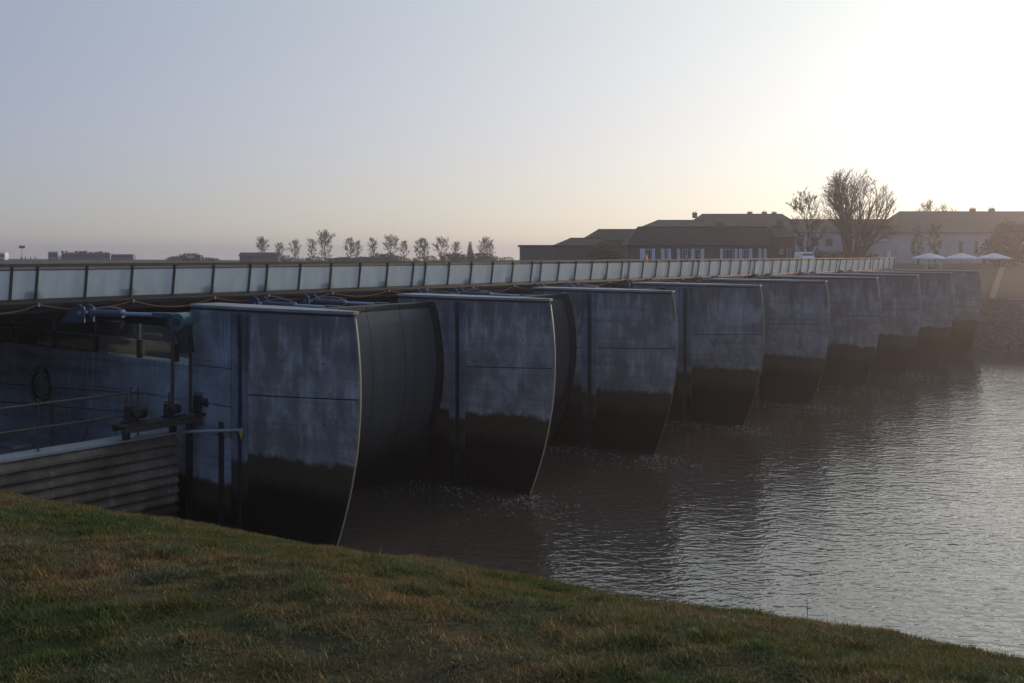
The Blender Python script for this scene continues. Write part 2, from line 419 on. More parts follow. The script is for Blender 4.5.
# far bank: stone revetment and a path down the slope, each a thin sheet laid over the ground
ts = np.arange(-90, 9, 1.5); rs = np.array([76.8, 77.6, 78.7, 79.8, 80.9, 82.0, 82.8])
mb = MB(); rn = np.random.RandomState(3)
T, Q = np.meshgrid(ts, rs)
pts = []
for a, b in zip(T.ravel(), Q.ravel()):
    p = dam(a, b); pts.append((p.x, p.y, float(hgt(np.array(p.x), np.array(p.y))) + .07 + rn.uniform(0, .18)))
n = len(ts)
o = mb.add(pts, [(i * n + j, i * n + j + 1, (i + 1) * n + j + 1, (i + 1) * n + j) for i in range(len(rs) - 1) for j in range(n - 1)]).build('stone_revetment', M['stone'])
tag(o, kind='structure')
mb = MB(); a0 = at(992, 293, 108); a1 = at(1003, 268, 138); ring = []
for k in range(13):
    q = a0.lerp(a1, k / 12); side = Vector((1, .2, 0)).normalized() * .42
    for sg in (-1, 1):
        c = q + side * sg; ring.append((c.x, c.y, float(hgt(np.array(c.x), np.array(c.y))) + .05))
o = mb.add(ring, [(2 * k, 2 * k + 1, 2 * k + 3, 2 * k + 2) for k in range(12)]).build('path', M['path']); tag(o, kind='structure')

# ------------------------------------------------------------------ piers
ZB, ZT, ZJ = -1.4, 8.15, 5.42
HW = .6
def nose(z): return -.25 + .040 * (z - 5.7) ** 2
def hw(t, z):
    n_ = nose(z); return .07 + (HW - .07) * min(1, max(0, (t - n_) / 4.0)) ** .8
def gate_t(z): return 5.85 + .066 * (z - 5.2) ** 2
def outline(z, off=0, tail=8.3):
    n_ = nose(z); tt = [n_ - off] + [n_ + 4.0 * k for k in (.06, .2, .4, .6, .8, 1)] + [tail + off]
    near = [(-t, -(hw(t, z) + off), z) for t in tt]; far = [(-t, hw(t, z) + off, z) for t in reversed(tt)]
    return near + far
def zs(a, b, k): return [a + (b - a) * i / k for i in range(k + 1)]
def build_pier(n, slot_t):
    e = empty('dam_pier', dam(0, pier_r(n)), RZ)
    def til(ring): return [(x, y, z + .042 * x) for x, y, z in ring]      # the lift joint falls a little towards the slot
    MB().loft([outline(z) for z in zs(ZB, ZJ - .55, 14)] + [til(outline(ZJ - .02))]).build('lower_lift', M['concrete'], e, .015)
    MB().loft([til(outline(z, -.045)) for z in (ZJ - .05, ZJ + .05)]).build('lift_joint', M['rubber'], e)
    MB().loft([til(outline(ZJ + .02))] + [outline(z) for z in zs(ZJ + .5, ZT, 8)]).build('upper_lift', M['concrete'], e, .015)
    MB().loft([outline(ZT, -.03)[:], [(x, y, ZT + .088) for x, y, z in outline(ZT, -.03)]]).build('cap_joint', M['rubber'], e)
    MB().loft([[(x, y, zz) for x, y, _ in outline(ZT, .05)] for zz in (ZT + .09, 8.35)]).build('cap', M['cap'], e, .02)
    # nose strip of steel down the curved edge
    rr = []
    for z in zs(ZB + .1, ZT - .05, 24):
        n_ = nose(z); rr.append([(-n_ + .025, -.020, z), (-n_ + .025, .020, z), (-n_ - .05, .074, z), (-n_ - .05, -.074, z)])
    MB().loft(rr).build('nose_strip', M['steel_lit' if n < 3 else 'steel_unlit'], e)
    # stop-log slot: two steel guides with a dark recess plate between them
    h0 = HW
    for a, b, pr in ((slot_t - .42, slot_t - .14, .07), (slot_t + .14, slot_t + .46, .07)):
        m_ = MB().box((-a, -h0 - pr, ZB), (-b, -h0 + .1, ZT - .06))
        m_.box((-a - .03, -h0 - pr - .03, ZB), (-a - .07, -h0 - pr + .01, ZT - .10)); m_.build('slot_guide', M['guide'], e, .012)
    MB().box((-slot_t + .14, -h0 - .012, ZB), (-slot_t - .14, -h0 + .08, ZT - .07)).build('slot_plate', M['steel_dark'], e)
    # curved track the gate seal runs on
    for sg in ((1,) if n == 1 else (-1, 1)):
        rr = []
        for z in zs(ZB + .2, ZT - .1, 22):
            g_ = gate_t(z); rr.append([(-g_ + .36, sg * (h0 - .05), z), (-g_ + .36, sg * (h0 + .035), z), (-g_ - .30, sg * (h0 + .035), z), (-g_ - .30, sg * (h0 - .05), z)])
        MB().loft(rr).build('gate_track', M['steel_dark'], e)
        rr = [[(-gate_t(z) + .42, sg * (h0 - .03), z), (-gate_t(z) + .42, sg * (h0 + .07), z), (-gate_t(z) + .36, sg * (h0 + .07), z), (-gate_t(z) + .36, sg * (h0 - .03), z)] for z in zs(ZB + .2, ZT - .1, 22)]
        MB().loft(rr).build('track_lip', M['rubber'], e)
    # formwork tie holes
    if n <= 4:
        for tt, z in ((1.2, 6.55), (3.1, 6.55), (1.2, 4.5), (3.1, 4.5), (2.1, 3.9)):
            y = -hw(tt, z)
            MB().tube([(-tt, y - .004, z), (-tt, y + .05, z)], .035, 8).build('tie_hole', M['rubber'], e)
    # low rear body that carries the bridge
    MB().box((-8.3, -HW + .003, ZB), (-28, HW - .003, 6.06)).build('rear_body', M['concrete_clean'], e, .02)
    for tt in (14.5, 19.5, 24.5):
        MB().box((-tt, -.4, 6.05), (-tt - 1.0, .4, 7.42)).build('bearing_block', M['concrete_clean'], e, .02)
    return e
ordn = ['nearest', 'second nearest', 'third nearest', 'fourth nearest', 'middle', 'fourth farthest', 'third farthest', 'second farthest', 'farthest']
pl = ['nearest and largest concrete pier, beside the quay with the ladder frame, brightest nose edge',
      'second nearest concrete pier, its whole foot standing in foaming dark water',
      'third nearest concrete pier of the dam, counted from the quay',
      'fourth nearest concrete pier of the dam, counted from the quay',
      'middle pier of the nine concrete dam piers',
      'fourth pier from the far bank in the dam row',
      'third pier from the far bank in the dam row',
      'second pier from the far bank in the dam row',
      'farthest and smallest dam pier, beside the grassy far bank']
p1 = build_pier(1, face_t(241, pier_r(1) - HW)); p2 = build_pier(2, 4.6)
piers = [p1, p2]; PG = 'curved concrete piers of the dam'
for n in range(3, 10):
    if n <= 4: e = build_pier(n, 4.6)
    else: e = copy_tree(piers[3]); e.location = dam(0, pier_r(n))
    piers.append(e)
for e, l in zip(piers, pl): tag(e, l, 'pier', PG)

# extra panels on the near face of the first pier (part of that pier)
hp = HW
def panel(t0, t1, z0, z1, pr=.05, m='concrete_clean', nm='wall_panel'):
    return MB().box((-t0, -hp - pr, z0), (-t1, -hp + .02, z1)).build(nm, M[m], p1, .012)
tA = face_t(232, pier_r(1) - HW); tB = 8.28; tC = face_t(95, pier_r(1) - HW)
panel(tA + .03, tB, 6.09, 8.12); panel(tA + .03, tB, 4.71, 6.03); panel(tA + .03, tB, 3.6, 4.65)
panel(tA + .02, tB, -1, 3.57, .03)
panel(tB + .03, tC - .03, 4.71, 6.05, .05); panel(tB + .03, tC - .03, 1.2, 4.65, .05)
poly = [(-28, 1.2), (-28, 6.09)] + [(-tC, 6.09), (-tC, 5.0)] + [(-tC - .55 * (k / 6) ** 2 * 3, 5.0 - 3.8 * k / 6) for k in range(1, 7)]
MB().prism(poly, lambda a, b: (a, -hp - .12, b), lambda a, b: (a, -hp + .02, b)).build('rounded_panel', M['concrete_clean'], p1, .02)
for px, w_ in ((191, .16), (223, .10)):
    tt = face_t(px, pier_r(1) - HW)
    MB().box((-tt - w_, -hp - .13, -1), (-tt + w_, -hp + .01, 4.1)).build('guide_channel', M['steel_dark'], p1, .01)
# round hatch in the wall
hz = 4.38; ht = face_t(44, pier_r(1) - HW)
def ringm(r0, r1, y0, y1):
    m_ = MB(); N = 32
    rr = [[(-ht + r * math.cos(a), y, hz + r * math.sin(a)) for a in [2 * math.pi * k / N for k in range(N)]] for r, y in ((r0, y0), (r0, y1), (r1, y1), (r1, y0))]
    return m_.loft(rr + [rr[0]], False)
ho = MB().tube([(-ht, -hp - .11, hz), (-ht, -hp - .17, hz)], .62, 32).build('round_hatch', M['bronze'], p1, .01)
ringm(.62, .86, -hp - .11, -hp - .24).build('hatch_ring', M['steel_dark'], ho)
ringm(.40, .46, -hp - .16, -hp - .20).build('hatch_rib', M['teal'], ho)
for k in range(12):
    a = 2 * math.pi * k / 12
    MB().tube([(-ht + .74 * math.cos(a), -hp - .23, hz + .74 * math.sin(a)), (-ht + .74 * math.cos(a), -hp - .28, hz + .74 * math.sin(a))], .045, 6).build('hatch_bolt', M['bronze'], ho)

# glass screen standing on the wall below the bridge
e = empty('glass_screen', dam(0, pier_r(1)), RZ)
tag(e, 'low glazed screen with dark posts on the quay wall under the bridge', 'glass screen')
pt = [face_t(px, pier_r(1) - HW) for px in (172, 136, 92, 50, 10, -40)]
for a in pt: MB().box((-a - .14, -.50, 6.06), (-a + .14, -.36, 6.78)).build('post', M['steel_dark'], e, .01)
for a, b in zip(pt, pt[1:]):
    MB().box((-a - .05, -.44, 6.80), (-b + .05, -.42, 7.40)).build('upper_pane', M['clear'], e)
    MB().box((-a - .16, -.41, 6.14), (-b + .16, -.39, 6.74)).build('lower_pane', M['clear'], e)
    MB().box((-a - .02, -.47, 6.76), (-b + .02, -.38, 6.80)).build('rail', M['steel'], e)
    MB().box((-b - .02, -.46, 6.82), (-b + .02, -.40, 7.42)).build('mullion', M['steel'], e)

# ------------------------------------------------------------------ gates
def build_gate(n):
    r0 = pier_r(n) + HW + .045; r1 = pier_r(n + 1) - HW - .045; W = r1 - r0
    e = empty('sluice_gate', dam(0, r0), RZ)
    z_ = zs(-1.2, 7.78, 18); k = 5
    for j in range(k):
        a, b = W * j / k + .012, W * (j + 1) / k - .012
        rr = [[(-gate_t(z), a, z), (-gate_t(z), b, z), (-gate_t(z) - .12, b, z), (-gate_t(z) - .12, a, z)] for z in z_]
        MB().loft(rr).build('skin_plate', M['gate'], e, smooth=False)
    MB().loft([[(-gate_t(z) - .03, .02, z), (-gate_t(z) - .03, W - .02, z), (-gate_t(z) - .2, W - .02, z), (-gate_t(z) - .2, .02, z)] for z in z_]).build('back_plate', M['rubber'], e)
    g0 = gate_t(8)
    for j in range(k):
        a, b = W * j / k + .02, W * (j + 1) / k - .02
        MB().box((-g0 + .10, a, 7.78), (-g0 - .5, b, 8.02)).build('top_beam', M['girder'], e, .01)
    for a in (.25, W - .25):
        MB().prism([(-g0 - .2, 7.7), (-g0 - .2, 5.0), (-10.3, 7.1), (-10.3, 7.7)], lambda x, z: (x, a - .12, z), lambda x, z: (x, a + .12, z)).build('gate_arm', M['blue'], e)
    return e
gl = ['dark curved steel gate between the nearest two piers, most of its plate in view',
      'dark curved steel gate between the second and third nearest piers',
      'dark steel gate between the third and fourth nearest piers']
for n in range(1, 9):
    e = build_gate(n)
    tag(e, gl[n - 1] if n <= 3 else ['dark gate between the fourth nearest and the middle pier', 'dark gate just beyond the middle pier of the dam', 'dark gate between the fourth and third piers from the far bank',
        'dark gate between the third and second piers from the far bank', 'dark gate between the last two piers by the far bank'][n - 4], 'sluice gate', 'steel sluice gates of the dam')

# ------------------------------------------------------------------ hydraulic cylinders
def build_cyl(L=5.2):
    e = empty('hydraulic_cylinder', (0, 0, 0), RZ)
    A = Vector((0, 0, 7.99)); B = Vector((L, 0, 7.97)); d = (B - A)
    MB().tube([A + d * .06, A + d * .09, A + d * .42], [.08, .13, .13], 14).build('barrel', M['blue'], e)
    MB().tube([A + d * .40, A + d * .45], .165, 14).build('gland_collar', M['blue'], e, .015)
    MB().tube([A + d * .07, A + d * .11], .165, 14).build('end_collar', M['blue'], e, .015)
    MB().tube([A + d * .45, A + d * .86], .075, 12).build('piston_rod', M['blue_light'], e)
    MB().box(B - Vector((.8, .10, .10)), B - Vector((.0, -.10, -.10))).build('rod_clevis', M['blue'], e, .03)
    for s in (-1, 1):
        MB().prism([(-1.0, 7.62), (.2, 7.62), (.2, 8.2), (-.05, 8.33), (-.25, 8.30)], lambda a, b: (a, s * .2, b), lambda a, b: (a, s * .29, b)).build('bracket_plate', M['blue'], e, .01)
    MB().tube([(0, -.36, 7.99), (0, .36, 7.99)], .08, 10).build('bracket_pin', M['steel'], e)
    MB().tube([A + d * .12 + Vector((0, .06, .18)), A + d * .25 + Vector((0, .08, .25)), A + d * .4 + Vector((0, .06, .19))], .025, 6).build('oil_pipe', M['steel'], e)
    return e
CG = 'blue hydraulic rams behind the piers'; c0 = None
hubt, hubr = 7.75, rail_r(178.5, 7.75)
nn = ['nearest', 'second', 'third', 'fourth', 'fifth', 'sixth', 'seventh', 'eighth', 'ninth']
for n in range(1, 10):
    for off in ((-2.8,) if n == 1 else (-2.75, -5.65)):
        if n == 1:
            p0, p1_ = dam(11.95, pier_r(1) + off), dam(hubt + .45, hubr); dv = p1_ - p0
            e = e1 = build_cyl(dv.length); e.location = p0; e.rotation_euler = (0, 0, math.atan2(dv.y, dv.x)); L1 = dv.length
        else:
            e = build_cyl() if c0 is None else copy_tree(c0); c0 = c0 or e
            e.location = dam(11.95, pier_r(n) + off)
        if n == 1: l = 'blue hydraulic ram on the quay side of the nearest pier, fully in view'
        else: l = 'blue hydraulic ram %s the %s pier from the quay' % ('nearer to' if off > -4 else 'farther before', nn[n - 1])
        tag(e, l, 'hydraulic ram', CG)
hx = L1 + .45    # the quay-side ram drives a lever on a round hub
MB().tube([(hx, -.28, 7.74), (hx, .30, 7.74)], .33, 20).build('hub_disc', M['teal'], e1, .02)
MB().tube([(hx, -.36, 7.74), (hx, -.27, 7.74)], .15, 16).build('hub_pin', M['bronze'], e1)
MB().box((L1 - .05, -.24, 7.60), (hx - .05, .26, 8.03)).build('lever_fork', M['steel_dark'], e1, .03)
MB().prism([(hx - .3, 7.7), (hx + .3, 7.7), (hx + .45, 6.6), (hx + .1, 6.6)], lambda a, b: (a, -.2, b), lambda a, b: (a, .2, b)).build('lever_plate', M['steel_dark'], e1, .02)

# ------------------------------------------------------------------ bridge
RT = 12.5                                   # upstream offset of the parapet
R0 = -15.56; RB = -75.0; RE = rail_r(893, RT)
def drop(r): return -.0034 * max(0, r + 15)
br = empty('road_bridge', dam(0, 0), RZ)
tag(br, 'long low bridge with frosted glass parapet running behind the dam piers', 'bridge')
def strip(t0, t1, z0, z1, name, m, ra=RB, rb=RE, parent=br, bevel=0):
    rr = []
    for r in np.linspace(ra, rb, max(2, int((rb - ra) / 8) + 1)):
        q = drop(r); rr.append([(-t0, r, z0 + q), (-t1, r, z0 + q), (-t1, r, z1 + q), (-t0, r, z1 + q)])
    return MB().loft(rr).build(name, m, parent, bevel)
strip(12.55, 27.5, 8.30, 8.46, 'deck_slab', M['girder'])
strip(12.9, 27.1, 8.463, 8.60, 'boardwalk', M['wood'])
strip(12.42, 12.55, 8.26, 8.50, 'fascia_beam', M['girder'])
strip(12.30, 12.42, 8.38, 8.44, 'fascia_flange', M['steel_dark'])
for a, z_ in ((16.9, 7.44), (21.5, 7.44), (26.0, 5.7)): strip(a, a + .5, z_, 8.30, 'girder', M['girder'])  # rearmost one made deeper to block bright water showing below the deck
strip(12.8, 13.0, 8.02, 8.30, 'edge_girder', M['steel_dark'])
for r in np.arange(R0 - 21.2, RE - 2, SP / 2):
    q = drop(r); MB().prism([(-12.62, 8.29 + q), (-16.9, 8.29 + q), (-16.9, 7.6 + q), (-12.62, 8.12 + q)], lambda a, b: (a, r - .06, b), lambda a, b: (a, r + .06, b)).build('cross_beam', M['girder'], br)
LEAN = .20
def tilt(z): return (z - 8.45) / 1.4 * LEAN
hr = strip(12.60 - LEAN, 12.44 - LEAN, 9.80, 9.88, 'parapet', M['wood'])
strip(12.53 - tilt(9.66), 12.49 - tilt(9.66), 9.63, 9.67, 'glass_top_rail', M['steel_dark'], parent=hr)
strip(12.53, 12.47, 8.50, 8.56, 'glass_bottom_rail', M['steel_dark'], parent=hr)
posts = []
k = -3
while True:
    b = R0 + SP * k
    for j in range(6):
        r = b + 1.93 * j
        if r < RE - .3: posts.append(r)
    k += 1
    if b > RE: break
posts = sorted(posts); posts.append(RE - .05)
pm = None
def lean_box(r0, r1, z0, z1, d0, d1):
    return [[(-12.5 + tilt(z) + d, r, z) for d, r in ((d0, r0), (d0, r1), (d1, r1), (d1, r0))] for z in (z0, z1)]
for r in posts:
    if pm is None:
        o = MB().loft(lean_box(-.035, .035, 8.32, 9.80, -.07, .06)).build('parapet_post', M['steel_dark'], hr); pm = o.data
    else:
        o = bpy.data.objects.new('parapet_post', pm); COL.objects.link(o); o.parent = hr
    o.location = (0, r, drop(r))
pane = {}
for a, b in zip(posts, posts[1:]):
    key = round(b - a, 2)
    if key not in pane:
        o = MB().loft(lean_box(.045, key - .045, 8.565, 9.625, -.008, .008)).build('glass_pane', M['frost'], hr); pane[key] = o.data
    else:
        o = bpy.data.objects.new('glass_pane', pane[key]); COL.objects.link(o); o.parent = hr
    o.location = (0, a, drop(a))
# short inner brackets that show as dark shapes through the glass
bmesh_ = None
for i, r in enumerate(posts[::2]):
    if bmesh_ is None:
        o = MB().box((-12.75, -.28, 8.60), (-12.62, .28, 8.86)).build('inner_bracket', M['steel_dark'], hr, .02); bmesh_ = o.data
    else:
        o = bpy.data.objects.new('inner_bracket', bmesh_); COL.objects.link(o); o.parent = hr
    o.location = (0, r, drop(r))
# far parapet
fr_ = strip(27.3, 27.4, 9.52, 9.60, 'far_handrail', M['wood'])
# hanging cable
att = [posts[i] for i in range(0, len(posts), 2)]
rng = random.Random(4)
for a, b in zip(att, att[1:]):
    sag = rng.uniform(.22, .42) * ((b - a) / 3.86)
    pts = [(-12.26 + .05 * math.sin(u * 3), a + (b - a) * u, 8.36 + drop(a) - sag * 4 * u * (1 - u)) for u in [i / 10 for i in range(11)]]
    MB().tube(pts, .028, 6).build('hanging_cable', M['cable'], br)
    MB().box((-12.20, a - .04, 8.28 + drop(a)), (-12.32, a + .04, 8.42 + drop(a))).build('cable_clip', M['steel'], br)

# ------------------------------------------------------------------ quay beside the first pier
TW = 8.24
rw_end = rail_r(176, TW); rw_start = -40.0
e = empty('quay_wall', dam(0, 0), RZ)
tag(e, 'stepped precast plank wall with pale coping between grass bank and pier', 'quay wall')
zt = 3.52; npl = 12; hp_ = .36
for i in range(npl):
    z1 = zt - i * hp_; z0 = z1 - hp_ + .02
    prof = [(0, z0), (.02, z1), (-.30, z1), (-.30, z0)] if False else [(.20, z0 + .02), (.20, z0 + .12), (.0, z1), (-.30, z1), (-.30, z0), (.14, z0)]
    MB().prism([(-TW + a, b) for a, b in prof], lambda a, b: (a, rw_start, b), lambda a, b: (a, rw_end, b)).build('plank', M['plank'], e, .01)
MB().box((-TW - .29, rw_start, -1), (-TW - .7, rw_end - .02, 3.5)).build('wall_core', M['concrete_clean'], e)
MB().box((-TW + .10, rw_start, 3.54), (-TW - .75, rw_end + .03, 3.66)).build('coping', M['coping'], e, .02)
pa = dam(TW - .1, rw_end, 3.62); pb = at(243, 430, (dam(face_t(243, pier_r(1) - HW), pier_r(1) - HW)).y - .12)
# floor of the fish-pass chamber
e = empty('fish_pass_floor', dam(0, 0), RZ); e['kind'] = 'structure'
MB().box((-TW - .72, -40, 1.2), (-30, pier_r(1) - HW - .14, 2.05)).build('chamber_floor', M['concrete_clean'], e)
for (a0, a1, b0, b1) in ((11.5, 14.0, -15.6, -14.9), (17.5, 19.0, -14.0, -13.2), (19.5, 21.5, -16.5, -15.6)):
    MB().box((-a0, b0, 2.06), (-a1, b1, 2.2)).build('floor_slab', M['coping'], e, .02)
# light beam from the coping end to the pier slot
e = empty('barrier_arm', pa)
v = pb - pa
tag(e, 'slim pale barrier arm reaching from the coping to the nearest pier', 'barrier arm')
MB().tube([(0, 0, 0), v * .33], .055, 8).build('arm_tube', M['coping'], e); MB().tube([v * .335, v * .66], .055, 8).build('arm_tube', M['coping'], e)
MB().tube([v * .665, v], .055, 8).build('arm_tube', M['coping'], e)
MB().tube([v - Vector((.06, 0, .05)), v - Vector((.06, 0, .34))], [.09, .01], 6).build('arm_tip', M['yellow'], e)
# railings
def tube_rail(name, label, pts, zs_, posts_, h0):
    e = empty(name, pts[0]); b = Vector(pts[0])
    tag(e, label, 'railing', 'tube railings on the quay')
    for z in zs_: MB().tube([Vector(p) - b + Vector((0, 0, z)) for p in pts], .038, 8).build('rail', M['tube'], e)
    for p in posts_:
        q = Vector(p) - b
        MB().tube([q, q + Vector((0, 0, h0))], .03, 8).build('post', M['tube'], e)
        MB().box(q + Vector((-.09, -.09, 0)), q + Vector((.09, .09, .02))).build('foot_plate', M['steel'], e)
    return e
w0 = dam(TW + .3, rw_start + 12, 3.66); w1 = dam(TW + .3, rail_r(143, TW), 3.66)
pp = [dam(TW + .3, rail_r(px, TW + .3), 3.66) for px in (-60, 38, 138)]
tube_rail('tube_railing', 'two-rail tube railing along the pale quay coping', [w0, w1], (.78, 1.58), pp, 1.75)
q0 = at(-40, 381, 42.4); q1 = at(143, 394, 38.4); zf = 2.06; q0.z = q1.z = q1.z
pp = []
for px in (-20, 57, 128):
    f = (px + 40) / 183; q = q0.lerp(q1, f); pp.append(Vector((q.x, q.y, zf)))
e = empty('tube_railing', (q0.x, q0.y, zf)); b = Vector((q0.x, q0.y, zf))
tag(e, 'thin tube railing across the chamber in front of the round hatch', 'railing', 'tube railings on the quay')
for dz in (0, -.75): MB().tube([q0 - b + Vector((0, 0, dz)), q1 - b + Vector((0, 0, dz))], .025, 8).build('rail', M['tube'], e)
for q in pp: MB().tube([q - b, q - b + Vector((0, 0, q0.z - zf))], .028, 8).build('post', M['tube'], e)
# plank walkway with winches
tw_ = 7.8; wa = rail_r(118, 7.9); wb = pier_r(1) - HW - .16
e = empty('walkway', dam(0, 0), RZ); tag(e, 'narrow timber walkway carrying the winches to the nearest pier', 'walkway')
for i in range(3):
    MB().box((-7.45 - i * .3, wa, 4.16), (-7.73 - i * .3, wb, 4.24)).build('board', M['wood'], e, .008)
for s in (7.5, 8.25): MB().box((-s + .05, wa + .02, 4.0), (-s - .05, wb, 4.155)).build('beam', M['tube'], e)
for s in (wa + .3, wb - .9): MB().box((-7.95, s, 3.665), (-8.15, s + .2, 3.995)).build('support', M['steel_dark'], e)
def winch(loc, label, sc_, stem):
    e = empty('winch', loc, RZ); tag(e, label, 'winch', 'winches on the walkway'); s = sc_
    MB().box((-.3 * s, -.25 * s, 0), (.3 * s, .25 * s, .06 * s)).build('base_plate', M['steel_dark'], e, .01)
    MB().box((-.18 * s, -.22 * s, .06 * s), (.12 * s, .1 * s, .55 * s)).build('gearbox', M['steel_dark'], e, .03)
    MB().tube([(-.05 * s, .08 * s, .3 * s), (-.05 * s, .42 * s, .3 * s)], .2 * s, 12).build('drum', M['rubber'], e, .01)
    MB().tube([(.1 * s, -.05 * s, .36 * s), (.4 * s, -.05 * s, .36 * s)], .14 * s, 10).build('motor', M['steel_dark'], e, .01)
    MB().tube([(-.02 * s, -.05 * s, .5 * s), (-.02 * s, -.05 * s, stem)], .035, 8).build('spindle', M['tube'], e)
    m_ = MB(); N = 16; z = .62 * s
    rr = [[(-.02 * s + .2 * s * math.cos(2 * math.pi * k / N) + .02 * s * math.cos(2 * math.pi * j / 6) * math.cos(2 * math.pi * k / N), -.05 * s + (.2 * s + .02 * s * math.cos(2 * math.pi * j / 6)) * math.sin(2 * math.pi * k / N), z + .02 * s * math.sin(2 * math.pi * j / 6)) for j in range(6)] for k in range(N + 1)]
    m_.loft(rr, False).build('hand_wheel', M['tube'], e)
    return e
winch(dam(7.9, rail_r(133, 7.9), 4.245), 'dark winch at the quay end of the walkway with short spindles', 1.15, 1.3)
winch(dam(8.0, rail_r(172, 7.9), 4.245), 'small dark winch between the two frame posts', .9, .9)
winch(dam(7.7, rail_r(203, 7.7), 4.245), 'dark winch against the pier with a tall spindle', 1.3, 1.35)
# tall steel frame
ra, rb = rail_r(172.5, 7.9), rail_r(190.5, 7.9)
e = empty('access_frame', dam(7.9, 0, 4.245), RZ); tag(e, 'tall narrow portal of two steel posts in front of the nearest pier', 'steel frame')
for a in (ra, rb):
    MB().box((-.05, a - .05, 0), (.05, a + .05, 3.76)).build('post', M['tube'], e, .01)
    MB().box((-.12, a - .12, .002), (.12, a + .12, .03)).build('foot_plate', M['steel'], e)
MB().box((-.055, ra - .08, 3.765), (.055, rb + .08, 3.83)).build('top_bar', M['steel'], e, .01)

# ------------------------------------------------------------------ foam flecks round the pier feet
rn = np.random.RandomState(11); mb = MB()
def fleck(x, y, s, ang):
    n_ = 7; ca, sa = math.cos(ang), math.sin(ang)
    vs = []
    for k in range(n_):
        a = 2 * math.pi * k / n_; q = rn.uniform(.5, 1)
        u, v = s * 5.5 * q * math.cos(a), s * .55 * q * math.sin(a)
        vs.append((x + u * ca - v * sa, y + u * sa + v * ca, .012 + rn.uniform(0, .02)))
    mb.add(vs, [tuple(range(n_))])
for n in range(2, 8):
    for k in range(130 if n < 5 else 60):
        tt = -abs(rn.normal(0, 1.6)) + 1.2; rr_ = pier_r(n) - HW * .4 - abs(rn.normal(0, .9)) if rn.rand() < .6 else pier_r(n) + rn.normal(0, 1.2)
        p_ = dam(tt, rr_); fleck(p_.x, p_.y, rn.uniform(.006, .022), RZ + rn.normal(0, .5))
    for k in range(200 if n < 6 else 90):
        f = rn.rand(); p_ = dam(6.4 - f * 8.5 + rn.normal(0, .5), pier_r(n) - 1.0 - rn.gamma(2, .55)); fleck(p_.x, p_.y, rn.uniform(.006, .024), RZ + rn.normal(0, .6))
tag(mb.build('foam', M['foam']), 'pale flecks of foam drifting from the pier feet', 'foam', kind='stuff')

# ------------------------------------------------------------------ trees
def bare_tree_mesh(seed, H, spread, stems=1, levels=5, lean=0, split=.3, tw=.02, tr=.03, kids=3, up=.12, wob=.10, dome=None):
    rg = random.Random(seed); T, C = MB(), MB()
    def grow(p, d, L, r, lv):
        n_ = 3 if lv < 3 else 2; pts = [p]; rs = [r]; cur = p; dd = d.copy()
        for i in range(n_):
            dd = (dd + Vector((rg.gauss(0, wob), rg.gauss(0, wob), rg.gauss(up * .5, wob * .6)))).normalized()
            cur = cur + dd * (L / n_); pts.append(cur); rs.append(max(tw, r * (1 - .5 * (i + 1) / n_)))
        (T if lv < 2 else C).tube(pts, rs, 6 if lv < 2 else (4 if lv == 2 else 3), lv < 2)
        if lv >= levels: return
        if dome and (((cur.x - dome[0]) / dome[2]) ** 2 + (cur.y / dome[2]) ** 2 + ((cur.z - dome[1]) / dome[3]) ** 2) > 1: return
        k = kids + (1 if rg.random() < .5 else 0)
        for j in range(k):
            f = 1 if j == 0 else rg.uniform(.3, 1); i = min(n_ - 1, int(f * n_)); q = pts[i].lerp(pts[i + 1], f * n_ - i if f < 1 else 1)
            a = rg.uniform(0, 2 * math.pi); s_ = spread * (0.35 if j == 0 else 1) * rg.uniform(.7, 1.2)
            u = dd.orthogonal().normalized(); w_ = dd.cross(u)
            nd_ = (dd + (u * math.cos(a) + w_ * math.sin(a)) * s_ + Vector((0, 0, up))).normalized()
            grow(q, nd_, L * rg.uniform(.62, .84) * (.9 if dome else 1), rs[i + 1] * rg.uniform(.6, .8), lv + 1)
    L0 = H * split
    if stems == 1: grow(Vector((0, 0, -.2)), Vector((lean, 0, 1)).normalized(), L0, H * tr, 0)
    else:
        for s_ in range(stems):
            a = 2 * math.pi * s_ / stems + rg.uniform(-.3, .3); k = rg.uniform(.15, .55)
            grow(Vector((.12 * math.cos(a), .12 * math.sin(a), -.2)), Vector((k * math.cos(a) + lean, k * math.sin(a) * .6, 1)).normalized(), L0 * rg.uniform(.85, 1.1), H * tr * .75, 0)
    return T, C
